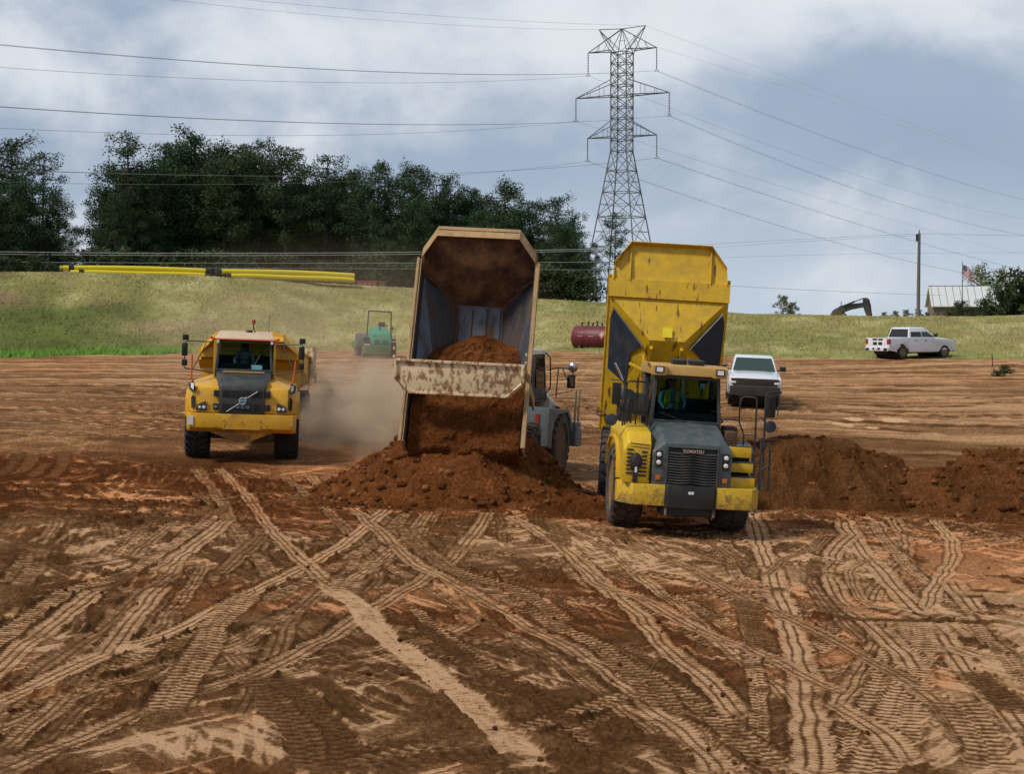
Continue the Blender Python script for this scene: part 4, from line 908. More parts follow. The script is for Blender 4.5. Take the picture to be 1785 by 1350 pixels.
# ---- the yellow truck driving in on the left
def truck_left():
    x, y = -8.03, 51.0; zc = float(gz(x, y))
    S = dict(R=.90, W=.70, track=1.30, body_mat='yellow_a', tray_mat='yellow_a', frame='charcoal', rim='yellow_a', tyre='rubber_black', inner=False, style='v', bw=1.0, bl=.98)
    root, T, B, bd = dumper('articulated_dump_truck', 'yellow dump truck with black striped hood trailing dust, body lowered', (x, y, zc + .02), R(7.5), R(2.2), R(-5.0), R(3), S)
    b = MB(); b.loft([[(-1.56, y_ + .35, z) , (-1.45, y_ + .02, z), (-1.0, y_, z), (1.0, y_, z), (1.45, y_ + .02, z), (1.56, y_ + .35, z), (1.56, y_ + .9, z), (-1.56, y_ + .9, z)] for (y_, z) in ((-1.85, .86), (-2.05, .98), (-2.05, 1.40))])
    bp = b.build('bumper', 'yellow_a', root, bev=.02)
    b = MB(); b.prism([(-.95, .88), (.95, .88), (.55, .72), (.15, .56), (-.15, .56), (-.55, .72)], 'y', -1.8, -1.2); b.build('skid_plate', 'yellow_a', root, bev=.02)
    b = MB(); b.box(-.52, -.48, -2.07, -2.04, .96, 1.10); b.box(.50, .54, -2.07, -2.04, .96, 1.10); b.box(-.52, .54, -2.08, -2.04, .96, .99); b.build('tow_bracket', 'tan_yellow', bp)
    for x_ in (-.5, .52):
        b = MB(); b.lathe([(0, .025), (-.03, .02)], (x_, -2.05, 1.22), 'y', 10); b.build('bumper_bolt', 'chrome', bp)
    b = MB(); b.box(-1.5, -1.35, -2.06, -2.02, 1.05, 1.30); b.build('warning_label', 'white_sticker', bp)
    b = MB(); b.box(1.36, 1.47, -2.06, -2.02, 1.08, 1.26); b.build('warning_label', 'tan_yellow', bp)
    # side shells of the nose
    for s in (-1, 1):
        b = MB()
        b.loft([[(s * .64, y0, z), (s * 1.30, y0 + .02, z), (s * 1.55, y0 + .35, z), (s * 1.57, .6, z), (s * .70, .6, z)] for (z, y0) in ((1.42, -2.0), (1.9, -1.95), (2.12, -1.85))] +
               [[(s * .66, -1.55, 2.30), (s * 1.15, -1.42, 2.22), (s * 1.5, -1.1, 2.16), (s * 1.55, .6, 2.2), (s * .75, .6, 2.50)]])
        fd = b.build('fender', 'yellow_a', root, bev=.025, ang=28)
        b = MB(); b.plate([(s * 1.02, -2.025, 1.46), (s * 1.28, -2.02, 1.46), (s * 1.26, -2.02, 1.62), (s * 1.02, -2.025, 1.76)] if False else [(s * .98, -2.03, 1.47), (s * 1.28, -2.02, 1.47), (s * 1.26, -2.02, 1.62), (s * 1.16, -2.015, 1.68), (s * 1.0, -2.02, 1.74)], (0, .04, 0)); lp = b.build('fog_lamp_recess', 'charcoal', fd)
        for dx, rr in ((1.06, .05), (1.18, .042)):
            b = MB(); b.lathe([(0, rr), (-.02, rr * .9), (-.03, rr * .5)], (s * dx, -2.04, 1.56), 'y', 12); b.build('headlight', 'lamp', root)
        b = MB(); b.plate([(s * 1.33, -1.99, 1.55), (s * 1.42, -1.87, 1.52), (s * 1.44, -1.82, 1.82), (s * 1.36, -1.92, 1.95)], (-s * .0, -.03, 0)); b.build('side_intake', 'mesh_black', fd)
        b = MB(); b.plate([(s * 1.36, -1.95, 1.98), (s * 1.50, -1.72, 2.04), (s * 1.54, -1.55, 2.22), (s * 1.38, -1.80, 2.30), (s * 1.33, -1.9, 2.12)], (0, -.03, -.0)); hl = b.build('headlight', 'black', root)
        b = MB(); b.plate([(s * 1.37, -1.985, 2.05), (s * 1.45, -1.86, 2.1), (s * 1.46, -1.84, 2.24), (s * 1.37, -1.96, 2.24)], (0, -.012, 0)); b.build('lens', 'lamp', hl)
        b = MB(); arc = [(-1.2, 1.3), (-1.0, 1.75), (-.6, 1.98), (.4, 2.0), (.9, 1.75), (1.1, 1.25)]
        b.prism(arc + [(p[0], p[1] - .05) for p in arc[::-1]], 'x', min(s * .9, s * 1.64), max(s * .9, s * 1.64)); b.build('mudguard', 'yellow_a', root)
        b = MB(); rtube(b, [(s * 1.42, -1.2, 2.25), (s * 1.48, -1.2, 2.35), (s * 1.48, -1.2, 3.02)] if s < 0 else [(s * 1.38, -1.2, 2.18), (s * 1.46, -1.2, 2.5), (s * 1.49, -1.2, 2.95)], .03, 6); b.build('handrail', 'orange', root)
    # centre nose
    b = MB(); b.loft([[(-w, y_, z0), (w, y_, z0), (w, y_, zt - .03), (w * .9, y_, zt), (-w * .9, y_, zt), (-w, y_, zt - .03)] for (y_, w, z0, zt) in ((-2.06, .62, 1.42, 2.14), (-2.02, .64, 1.42, 2.24), (-1.7, .70, 1.42, 2.38), (-1.0, .78, 1.6, 2.52), (-.6, .80, 1.7, 2.56))])
    hood = b.build('hood', 'charcoal', root, bev=.02)
    gr = None
    for (z0, z1) in ((1.88, 2.08), (1.50, 1.70)):
        b = MB(); b.box(-.56, .56, -2.075, -2.05, z0, z1); g_ = b.build('grille', 'mesh_black', root, bev=.01)
        b = MB()
        for k in range(4): b.box(-.55, .55, -2.085, -2.07, z0 + .03 + k * .045, z0 + .04 + k * .045)
        for x_ in (-.3, 0, .3): b.box(x_ - .01, x_ + .01, -2.085, -2.07, z0, z1)
        b.build('grille_slats', 'charcoal', g_, smooth=False)
    for s in (-1, 1):
        for (z0, z1) in ((1.88, 2.06), (1.50, 1.68)):
            b = MB(); b.box(min(s * .66, s * .80), max(s * .66, s * .80), -2.05, -1.98, z0, z1); b.build('nose_vent', 'mesh_black', hood, bev=.01)
    b = MB(); b.lathe([(0, .04), (-.015, .035)], (-.73, -2.055, 1.59), 'y', 12); b.build('round_badge', 'tealblue', hood)
    for k in range(3):
        b = MB(); b.box(-.17 + k * .14, -.06 + k * .14, -2.10, -2.085, 1.56, 1.66); b.build('radar_unit', 'white_sticker' if False else 'galv', hood)
    # diagonal bar and ring emblem
    e = MB(); e.tube([(-.42, -2.10, 1.46), (.44, -2.10, 2.06)], .011, 5)
    ring = [(.02 + .095 * math.cos(a), -2.11, 1.77 + .095 * math.sin(a)) for a in np.linspace(0, 2 * math.pi, 25)]
    e.tube(ring, .017, 6); e.tube([(.085, -2.11, 1.84), (.13, -2.11, 1.885)], .016, 4); em = e.build('emblem', 'silver', hood)
    e = MB(); e.box(-.06, .10, -2.125, -2.105, 1.745, 1.795); e.lathe([(0, .08), (.01, .08)], (.02, -2.108, 1.77), 'y', 20); bk = e.build('emblem_band', 'tealblue', hood)
    text('lettering', 'VOLVO', .04, 'chrome', bk, Matrix.Translation((.02, -2.128, 1.77)) @ FACE)
    b = MB(); b.box(-.6, .6, -1.0, -.66, 2.54, 2.575); b.build('cowl', 'tan_yellow', hood)
    # cab
    cab = cab_shell(root, 'charcoal', -.84, .84, -.62, .95, 2.50, 3.52, slope=.16, gl='glass')
    for s in (-1, 1):
        b = MB(); b.box(min(s * .84, s * .90), max(s * .84, s * .90), -.5, .9, 2.3, 2.85); b.box(min(s * .84, s * .90), max(s * .84, s * .90), .45, .9, 2.85, 3.5); b.box(min(s * .84, s * .90), max(s * .84, s * .90), -.5, -.38, 2.85, 3.5); b.build('cab_side', 'yellow_a', cab)
    b = MB(); b.loft([[(-.86, -.60, 3.50), (.86, -.60, 3.50), (.84, -.56, 3.56), (-.84, -.56, 3.56)], [(-.86, -.35, 3.50), (.86, -.35, 3.50), (.80, -.25, 3.69), (-.80, -.25, 3.69)], [(-.84, .9, 3.50), (.84, .9, 3.50), (.78, .9, 3.74), (-.78, .9, 3.74)]])
    rf = b.build('cab_roof', 'cream_roof', cab, bev=.03)
    b = MB(); b.tube([(-.9, -.60, 3.50), (.9, -.60, 3.50)], .022, 5); b.tube([(-1.0, -.62, 3.55), (-.88, -.6, 3.50)], .04, 5); b.tube([(1.0, -.62, 3.55), (.88, -.6, 3.50)], .04, 5); b.build('gutter_rail', 'orange', rf)
    b = MB(); rtube(b, [(.28, .2, 3.72), (.22, .2, 3.80), (.22, .2, 4.0)], .02); b.lathe([(0, .05), (.02, .055)], (.22, .2, 3.97), 'z', 10); bc = b.build('beacon_stand', 'charcoal', root)
    b = MB(); b.lathe([(0, .06), (.08, .058), (.1, .03)], (.22, .2, 4.0), 'z', 12); b.build('beacon_lens', 'red_lens', bc)
    b = MB(); b.tube([(.68, .1, 3.70), (.68, .1, 4.22)], .006, 4); b.build('antenna', 'black', root)
    b = MB(); b.lathe([(0, .11), (.06, .09)], (.1, .3, 3.72), 'z', 12); b.build('roof_vent', 'black', rf)
    b = MB(); b.lathe([(-.03, .09), (.05, .09), (.08, .03)], (0, -.40, 3.35), 'y', 12); b.build('visor_mirror', 'mesh_black', cab)
    b = MB(); b.tube([(.2, -.62, 2.58), (.44, -.52, 3.05)], .013, 4); b.tube([(.5, -.5, 2.9), (.5, -.46, 3.3)], .015, 4); b.tube([(.5, -.62, 2.58), (.5, -.5, 2.95)], .012, 4); b.build('wiper', 'black', cab)
    b = MB(); b.plate([(.22, -.615, 2.60), (.52, -.615, 2.60), (.52, -.585, 2.77), (.20, -.585, 2.77)], (0, -.006, 0)); b.build('permit_sheet', 'tealblue', cab)
    for s in (-1, 1):
        b = MB(); b.box(s * .78 - .03, s * .78 + .04, -.66, -.6, 3.38, 3.47); b.build('work_light', 'lamp', root, bev=.01)
    wheel_ring(cab, (-.02, -.25, 2.72), .22, 62); seat(cab, -.02, .42, 2.52, 'galv')
    for s in (-1, 1):
        b = MB(); X0 = s * 1.68
        rtube(b, [(s * .92, -.6, 3.40), (s * 1.55, -.95, 3.42), (X0, -1.0, 3.42), (X0 + s * .04, -1.0, 2.62), (s * 1.45, -1.0, 2.60), (s * .9, -.6, 2.50)], .018); b.tube([(s * 1.1, -.7, 3.38), (s * 1.45, -.95, 2.62)], .014, 5)
        mb = b.build('mirror_arm', 'charcoal', root)
        b = MB(); b.box(X0 - .11, X0 + .06, -1.07, -.95, 2.98, 3.36); b.build('mirror', 'mesh_black', root, bev=.035)
        b = MB(); b.box(X0 - .10, X0 + .06, -1.07, -.95, 2.70, 2.88); b.build('mirror', 'mesh_black', root, bev=.03)
        b = MB(); b.box(X0 - .10, X0 + .08, -1.02, -.90, 3.44, 3.60); b.build('side_lamp', 'mesh_black', root, bev=.03)
    # raised tray corner gussets behind the cab and the tailgate edge
    b = MB(B)
    b.prism([(-1.62, 1.15), (-1.5, 1.5), (-1.1, 1.93), (-.7, 2.02), (.7, 2.02), (1.1, 1.93), (1.5, 1.5), (1.62, 1.15)], 'y', -4.35, -4.28)
    for s in (-1, 1): b.tube([(s * 1.0, -4.38, 1.2), (s * 1.02, -4.38, 1.93)], .03, 4)
    b.prism([(-1.56, .3), (1.56, .3), (1.56, 1.2), (-1.56, 1.2)], 'y', -3.7, -3.62)
    b.build('spill_guard', 'yellow_a', root, bev=.015)
    b = MB(B)
    for s in (-1, 1):
        b.box(min(s * 1.62, s * 1.72), max(s * 1.62, s * 1.72), -.2, 1.1, .7, 1.75)
    b.box(-1.6, 1.6, .98, 1.06, .45, 1.72)
    b.build('tailgate', 'gate_paint', root, bev=.02)
    b = MB(B)
    for k in range(7): b.obox((1.76, .1 + k * .12, .62 + .06 * (k % 3)), (.03, .10, .22 + .08 * (k % 2)), (R(8 * k), R(10), 0))
    b.tube([(1.66, -.6, .9), (1.62, -1.0, -.1)], .012, 4); b.build('torn_flap', 'tan_paint', root)
    person_spec.append((root, (-.02, .34, 2.54), 'person', 'person in light grey shirt driving the dusty left truck behind its windshield', 'shirt_grey', False, (-.02, -.25, 2.72)))
    return root
truck_left()

# ---- the tan truck tipping its load, seen from behind
def truck_mid():
    x, y = -.05, 50.0; zc = float(gz(x, y)) + .05
    S = dict(R=.91, W=.66, track=1.20, body_mat='offwhite', tray_mat='tan_paint', frame='rust', rim='rust', tyre='rubber', inner=True, style='rear', bw=.95, bl=1.0)
    root, T, B, bd = dumper('articulated_dump_truck', 'tan dump truck seen from behind, steel lined body raised and tipping soil', (x, y, zc), R(180 - 17), R(-3.0), R(11.2), R(69), S)
    # tailgate held above the spill, its own hinge arms
    G = T @ Matrix.Translation((0, 8.15, 0)) @ Matrix.Rotation(R(-1.0), 4, 'Y')
    G = G @ Matrix.Translation((.14, 0, 0)) @ Matrix.Rotation(R(1.2), 4, 'Y') @ Matrix.Diagonal((.97, 1, 1, 1)); b = MB(G); z0, z1 = 2.68, 3.46
    b.prism([(-1.60, z1), (1.60, z1), (1.60, z0 + .36), (1.22, z0), (-1.22, z0), (-1.60, z0 + .36)], 'y', .30, .36)
    b.box(-1.60, 1.60, .24, .42, z1 - .03, z1 + .03); b.box(-1.22, 1.22, .26, .40, z0 - .02, z0 + .04)
    for s in (-1, 1):
        b.box(min(s * 1.56, s * 1.64), max(s * 1.56, s * 1.64), .22, .42, z0 + .36, z1 + .02); b.tube([(s * 1.60, .33, z0 + .36), (s * 1.22, .33, z0)], .06, 4)
        for k in range(4): b.obox((s * 1.66, .32, z0 + .45 + k * .2), (.05, .08, .07))
    gt = b.build('tailgate', 'gate_paint', root, bev=.012)
    b = MB(G)
    for s in (-1, 1): b.plate([(s * 1.63, .25, z0 + .55), (s * 1.63, .25, z1 - .05), (s * 1.63, -2.4, 2.55), (s * 1.63, -2.4, 2.2)], (s * .05, 0, 0))
    b.build('tailgate_arm', 'tan_paint', root, bev=.012)
    # tractor, headed away to the right
    b = MB(); b.loft([[(-w, y_, 1.25), (w, y_, 1.25), (w, y_, zt - .28), (w * .75, y_, zt), (-w * .75, y_, zt), (-w, y_, zt - .28)] for (y_, w, zt) in ((-2.25, .80, 1.75), (-2.05, .86, 2.0), (-1.3, .90, 2.28), (-.6, .92, 2.42))])
    hood = b.build('hood', 'offwhite', root, bev=.04)
    for s in (-1, 1):
        b = MB()
        for k in range(7): b.obox((s * .895, -1.0 - k * .14, 1.72 - .02 * k), (.03, .05, .52), (R(-10), 0, 0))
        b.build('hood_louvre', 'mesh_black', hood)
        b = MB(); arc = [(-1.15, 1.25), (-1.0, 1.62), (-.7, 1.88), (.5, 1.95), (1.5, 2.05), (1.5, .95), (1.05, .85), (1.05, 1.3), (.8, 1.62), (.4, 1.80), (-.5, 1.80), (-.85, 1.55), (-1.05, 1.2)]
        b.prism(arc, 'x', min(s * .86, s * 1.5), max(s * .86, s * 1.5)); mg = b.build('mudguard', 'galv', root, bev=.02)
        b = MB(); b.box(min(s * 1.1, s * 1.22), max(s * 1.1, s * 1.22), 1.50, 1.53, 1.25, 1.85); b.build('tail_lamp', 'red_lens', root)
        b = MB(); b.box(min(s * .9, s * 1.55), max(s * .9, s * 1.55), -1.95, -1.35, .75, 1.45); b.build('front_step', 'galv', root, bev=.03)
        b = MB(); rtube(b, [(s * 1.45, -1.95, 1.4), (s * 1.45, -1.95, 2.42)], .035); rtube(b, [(s * 1.45, -1.55, 1.4), (s * 1.45, -1.55, 2.42)], .035); b.build('grab_post', 'chrome', root)
    b = MB(); b.box(-1.5, 1.5, -2.3, -2.0, .7, 1.2); b.build('bumper', 'galv', root, bev=.03)
    cab = cab_shell(root, 'black', -.80, .80, -.60, 1.0, 2.15, 3.50, slope=.15, gl='glass_green')
    b = MB(); b.loft([[(-.84, -.6, 3.48), (.84, -.6, 3.48), (.78, -.5, 3.60), (-.78, -.5, 3.60)], [(-.84, 1.0, 3.48), (.84, 1.0, 3.48), (.78, .95, 3.62), (-.78, .95, 3.62)]]); b.build('cab_roof', 'offwhite', cab, bev=.03)
    wheel_ring(cab, (0, -.25, 2.6)); seat(cab, 0, .4, 2.4)
    for s in (-1, 1):
        b = MB(); rtube(b, [(s * .82, -.2, 3.52), (s * .98, -.2, 3.4), (s * 1.0, -.3, 2.5), (s * .84, -.3, 2.3)], .02)
        rtube(b, [(s * .82, -.5, 3.0), (s * 1.1, -.7, 3.08), (s * 1.42, -1.1, 3.05), (s * 1.49, -1.15, 2.5)], .018); b.tube([(s * 1.1, -.7, 3.08), (s * 1.08, -.65, 2.2)], .018, 5); b.tube([(s * 1.2, -.8, 3.06), (s * 1.37, -1.05, 2.55)], .016, 5); b.tube([(s * .9, -.6, 2.25), (s * 1.47, -1.15, 2.42)], .012, 4)
        b.build('mirror_arm', 'black', root)
        b = MB(); b.box(s * 1.39 - .12, s * 1.39 + .12, -1.18, -1.08, 2.48, 2.88); mm = b.build('mirror', 'mesh_black', root, bev=.03)
        b = MB(); b.box(s * 1.39 - .09, s * 1.39 + .09, -1.078, -1.07, 2.54, 2.82); b.build('mirror_glass', 'mirror_teal', mm)
        b = MB(); b.lathe([(-.04, .04), (0, .13), (.03, .15), (.04, .14)], (s * 1.43, -1.12, 3.10), 'y', 18); rm = b.build('round_mirror', 'black', root)
        b = MB(); b.lathe([(0, .135), (.03, .1), (.045, .03)], (s * 1.43, -1.08, 3.10), 'y', 18); b.build('mirror_glass', 'chrome', rm)
    # soil load still in the body: resting on the liner
    X, Y = np.meshgrid(np.linspace(-1.45, 1.45, 120), np.linspace(-3.2, 1.3, 200))
    W_ = 1.5; base = .08 + np.clip((np.abs(X) - .63) / (W_ - .63), 0, 1) * .62
    top = 1.10 - .30 * ((Y - 1.3) / 3.2) ** 2 - 1.2 * sst(-Y + .35 * (vn(X * 1.3, X * 0, 5) - .5) * 2, 2.0, 3.0) - .16 * np.abs(X) ** 2 * sst(-Y, .3, 1.9)
    top = top - .75 * sst(Y, .75, 1.28); Hh = top + .35 * (fbm(X * 2, Y * 2, 401, 5, .6) - .5); Hh = np.where(Hh > base, Hh, base - .04)
    P = np.stack([X, Y, Hh], -1).reshape(-1, 3); bpy.context.view_layer.update()
    MW = Matrix.Translation(root.location) @ root.rotation_euler.to_matrix().to_4x4() @ B
    A = np.array(MW); Q = P @ A[:3, :3].T + A[:3, 3]; Q = Q.reshape(X.shape + (3,))
    cc = fbm(X * 3, Y * 3, 411, 4); C = np.stack([.2 + .5 * (cc - .5), X * 0 + 1, X * 0, X * 0 + 1], -1)
    o = grid_mesh('soil_load', Q[..., 0], Q[..., 1], Q[..., 2], M['soil'], C); tag(o, 'red brown soil load sliding out of the raised tan dump body', 'soil load')
    return root
truck_mid()
# ------------------------------------------------------------------ drivers
def person(root, pos, name, label, shirt, vest, wheel_c):
    """seated, facing -Y, hands on the wheel rim"""
    wc = Vector(wheel_c) - Vector(pos)
    J = {'pel': ((0, 0, .10), .135), 'waist': ((0, .01, .27), .135), 'chest': ((0, 0, .46), .16), 'nb': ((0, -.01, .585), .075), 'neck': ((0, -.025, .63), .052),
         'jaw': ((0, -.05, .70), .068), 'head': ((0, -.04, .79), .098), 'crown': ((0, -.03, .86), .075)}
    E = [('pel', 'waist'), ('waist', 'chest'), ('chest', 'nb'), ('nb', 'neck'), ('neck', 'jaw'), ('jaw', 'head'), ('head', 'crown')]
    J['nose'] = ((0, -.155, .765), .013); E.append(('head', 'nose')); J['chin'] = ((0, -.12, .695), .022); E.append(('jaw', 'chin'))
    for s, q in ((-1, 'l'), (1, 'r')):
        hand = (s * .17, wc.y + .03, wc.z + .02)
        J['sh' + q] = ((s * .20, 0, .53), .065); J['el' + q] = ((s * .29, -.20, .32), .046); J['wr' + q] = (tuple(Vector(hand) + Vector((s * .03, .07, -.01))), .03)
        J['pm' + q] = (hand, .032)
        E += [('chest', 'sh' + q), ('sh' + q, 'el' + q), ('el' + q, 'wr' + q), ('wr' + q, 'pm' + q)]
        J['hip' + q] = ((s * .10, -.04, .08), .095); J['kn' + q] = ((s * .16, -.46, .12), .065); J['an' + q] = ((s * .15, -.52, -.30), .042); J['ft' + q] = ((s * .15, -.66, -.36), .035)
        E += [('pel', 'hip' + q), ('hip' + q, 'kn' + q), ('kn' + q, 'an' + q), ('an' + q, 'ft' + q)]
        J['ear' + q] = ((s * .098, -.02, .775), .016); E.append(('head', 'ear' + q))
        for k in range(4):
            a = (Vector(hand) + Vector((s * (-.03 + .02 * k) * .9, -.035, .018 - .004 * k))); ln = (.032, .036, .034, .026)[k]
            b1 = a + Vector((0, -ln, .004)); c1 = b1 + Vector((0, -ln * .35, -ln * .8)); J[f'f{k}a{q}'] = (tuple(a), .0095); J[f'f{k}b{q}'] = (tuple(b1), .009); J[f'f{k}c{q}'] = (tuple(c1), .008)
            E += [('pm' + q, f'f{k}a{q}'), (f'f{k}a{q}', f'f{k}b{q}'), (f'f{k}b{q}', f'f{k}c{q}')]
        a = Vector(hand) + Vector((-s * .035, -.0, .0)); J['ta' + q] = (tuple(a), .011); J['tb' + q] = (tuple(a + Vector((-s * .012, -.04, -.005))), .009); E += [('pm' + q, 'ta' + q), ('ta' + q, 'tb' + q)]
    ks = list(J); me = bpy.data.meshes.new('sk'); me.from_pydata([J[k][0] for k in ks], [(ks.index(a), ks.index(b)) for a, b in E], [])
    o = bpy.data.objects.new('sk', me); COL.objects.link(o); md = o.modifiers.new('s', 'SKIN'); md.use_smooth_shade = True; md.branch_smoothing = .6
    for i, k in enumerate(ks):
        sv_ = me.skin_vertices[0].data[i]; r = J[k][1]; sv_.radius = (r, r * (.72 if k in ('waist', 'chest', 'pel') else 1)); sv_.use_root = (k == 'pel')
    sb = o.modifiers.new('u', 'SUBSURF'); sb.levels = 2; sb.render_levels = 2
    dg = bpy.context.evaluated_depsgraph_get(); dg.update(); bme = bpy.data.meshes.new_from_object(o.evaluated_get(dg)); bpy.data.objects.remove(o)
    bme.name = 'person'; bme.materials.clear()
    for m_ in (shirt, 'skin', 'denim'): bme.materials.append(M[m_])
    for p in bme.polygons:
        c = p.center; idx = 0
        if c.z > .605: idx = 1
        elif c.y < wc.y + .12 and c.z > .22: idx = 1
        elif c.z < .17: idx = 2
        p.material_index = idx
    bpy.context.view_layer.update()
    MW = Matrix.Translation(root.location) @ root.rotation_euler.to_matrix().to_4x4() @ Matrix.Translation(pos)
    b = bpy.data.objects.new(name, bme); COL.objects.link(b); b.matrix_world = MW; tag(b, label, 'person')
    h = MB(); rings = []                                   # hair cap / cap
    for (z, r_, dy) in ((.775, .104, .012), (.83, .112, .004), (.875, .104, 0), (.91, .075, 0), (.925, .02, 0)):
        rings.append([(r_ * .93 * math.cos(a), -.03 + dy + r_ * 1.08 * math.sin(a) * (1 if math.sin(a) > 0 else (.25 if z < .8 else .95)), z) for a in np.linspace(0, 2 * math.pi, 15)[:-1]])
    h.loft(rings); h.build('hair', 'hair', b)
    for s in (-1, 1):
        e = MB(); e.lathe([(-.012, .004), (-.006, .012), (.006, .012)], (s * .034, -.128, .79), 'y', 10); e.build('eye', 'mesh_black', b)
    e = MB(); e.box(-.026, .026, -.142, -.13, .722, .73); e.build('mouth', 'red_lens', b)
    if vest:
        for s in (-1, 1):
            v = MB(); v.plate([(s * .05, -.165, .57), (s * .16, -.15, .58), (s * .19, -.16, .3), (s * .17, -.15, .14), (s * .06, -.17, .14), (s * .05, -.19, .40)], (0, -.02, 0)); vv = v.build('vest_panel', 'vest_lime' if s < 0 else 'vest_orange', b, bev=.006)
            v = MB(); v.box(min(s * .10, s * .14), max(s * .10, s * .14), -.20, -.186, .16, .56); v.build('vest_stripe', 'vest_orange' if s < 0 else 'vest_lime', vv)
    return b
for a in person_spec: person(*a)
# ------------------------------------------------------------------ pickups
def pickup(name, label, loc, yaw, roll=0., muddy=False, decal=True):
    """front towards -Y; length 5.9, width 2.04, height 1.94"""
    root = empty(name, loc, (0, roll, yaw)); tag(root, label, 'pickup truck', 'white pickups parked on the site')
    def sect(y, w, zb, zt, tw=None, crown=.03):
        tw = tw or w * .95
        return [(-w, y, zb), (w, y, zb), (w * 1.0, y, zb + .35), (w, y, zt - .14), (tw, y, zt - .02), (tw * .5, y, zt + crown), (-tw * .5, y, zt + crown), (-tw, y, zt - .02), (-w, y, zt - .14), (-w, y, zb + .35)]
    def arch(y0, y1, yc, top):                           # side slab with wheel opening, profile in (y,z)
        pass
    # body sides as a profile with wheel arches
    def cut(yc, r=.52):
        return [(yc + r * math.cos(a), .42 + r * math.sin(a)) for a in np.linspace(math.pi, 0, 11)]
    yf, yr = -1.95, 1.72
    prof = [(-2.92, .55), (-2.5, .42)] + [p for p in cut(yf)] + [p for p in cut(yr)] + [(2.3, .45), (2.90, .55), (2.93, 1.30), (.95, 1.32), (-1.35, 1.26), (-2.7, 1.16), (-2.93, 1.0)]
    b = MB()
    for s in (-1, 1): b.prism(prof, 'x', min(s * .88, s * 1.0), max(s * .88, s * 1.0))
    b.loft([sect(-2.93, .90, .62, 1.06, .80), sect(-2.86, .97, .55, 1.16, .86), sect(-2.2, .985, .55, 1.26, .88), sect(-1.25, .985, .5, 1.33, .9), sect(-1.2, .9, .5, 1.30, .85)])
    b.box(-.97, .97, -1.3, 1.0, .5, 1.26); b.box(-.97, .97, 1.0, 2.9, .62, .82); b.box(-.95, .95, 2.84, 2.92, .62, 1.30)
    body = b.build('body', 'white', root, bev=.025, ang=40)
    b = MB(); b.box(-.86, .86, 1.05, 2.82, .83, .84); b.build('bed_floor', 'black', body)
    b = MB(); b.loft([[(-w, y0, z), (w, y0, z), (w, y1, z), (-w, y1, z)] for (w, y0, y1, z) in ((.93, -1.30, 1.14, 1.25), (.92, -1.22, 1.14, 1.30), (.76, -.42, .96, 1.90), (.68, -.25, .84, 1.96))])
    cb = b.build('cab', 'white', root, bev=.03, ang=40)
    def cabw(z): return .92 - (.92 - .74) * (z - 1.32) / .56
    def front(z): return -1.22 + .80 * (z - 1.32) / .56
    b = MB(); b.plate([(-.84, front(1.36) - .012, 1.36), (.84, front(1.36) - .012, 1.36), (.70, front(1.85) - .012, 1.85), (-.70, front(1.85) - .012, 1.85)], (0, -.012, .008)); ws = b.build('windshield', 'cab_glass', cb, smooth=False)
    b = MB()
    for s in (-1, 1): b.box(s * .42 - .15, s * .42 + .15, front(1.52) - .034, front(1.52) - .026, 1.40, 1.62)
    b.build('headrest_shape', 'mesh_black', ws) if False else None
    for s in (-1, 1):
        for (y0, y1, f0) in ((-1.0, -.02, .72), (.04, .98, 0)):
            y0b = y0; y0t = front(1.84) + .14 if f0 else y0 + .0; y1t = min(y1, .86)
            b = MB(); o_ = .006
            b.plate([(s * (cabw(1.36) + o_), y0b, 1.36), (s * (cabw(1.36) + o_), y1, 1.36), (s * (cabw(1.82) + o_), y1t, 1.82), (s * (cabw(1.82) + o_), y0t, 1.82)], (s * .008, 0, 0)); b.build('side_window', 'glass_dark_solid' if not f0 else 'cab_glass', cb, smooth=False)
    b = MB(); b.plate([(-.80, 1.15, 1.36), (.80, 1.15, 1.36), (.68, .985, 1.84), (-.68, .985, 1.84)], (0, .01, .004)); b.build('rear_window', 'glass_dark_solid', cb, smooth=False)
    gm = 'mud_dark' if muddy else 'black'
    b = MB(); b.prism([(-.86, .82), (.86, .82), (.90, 1.10), (-.90, 1.10)], 'y', -2.965, -2.90); b.build('grille', gm, root, bev=.01)
    b = MB(); b.box(-.98, .98, -3.02, -2.84, .42, .80); b.build('bumper', gm if muddy else 'white', root, bev=.04)
    b = MB(); b.box(-.97, .97, 2.88, 3.02, .50, .74); rb = b.build('rear_bumper', 'white', root, bev=.03)
    b = MB(); b.box(-.32, .32, 3.015, 3.03, .56, .70); b.build('plate_recess', 'black', rb)
    b = MB(); b.box(-.10, .15, 3.028, 3.036, .57, .69); b.build('number_plate', 'white_sticker', rb)
    for s in (-1, 1):
        b = MB(); b.box(min(s * .62, s * .92), max(s * .62, s * .92), 3.01, 3.03, .52, .68); b.build('bumper_corner', 'black', rb)
        b = MB(); b.box(min(s * .80, s * 1.005), max(s * .80, s * 1.005), 2.78, 2.945, .92, 1.24); b.build('tail_lamp', 'red_lens', root, bev=.015)
        b = MB(); b.box(min(s * .74, s * .93), max(s * .74, s * .93), -2.975, -2.93, .90, .98); b.build('headlight', 'lamp', root, bev=.01)
        b = MB(); b.box(min(s * .80, s * .95), max(s * .80, s * .95), -2.96, -2.88, 1.04, 1.10); b.build('headlight', 'amber', root, bev=.01)
        b = MB(); b.box(min(s * 1.02, s * 1.27), max(s * 1.02, s * 1.27), -1.02, -.90, 1.36, 1.56); b.tube([(s * .92, -.95, 1.38), (s * 1.06, -.95, 1.42)], .04, 5); b.build('mirror', 'black', root, bev=.03)
        for y in (-.02, .85):
            b = MB(); b.box(min(s * .998, s * 1.022), max(s * .998, s * 1.022), y - .10 - .2, y + .08 - .2, 1.12, 1.16); b.build('door_handle', 'black', root)
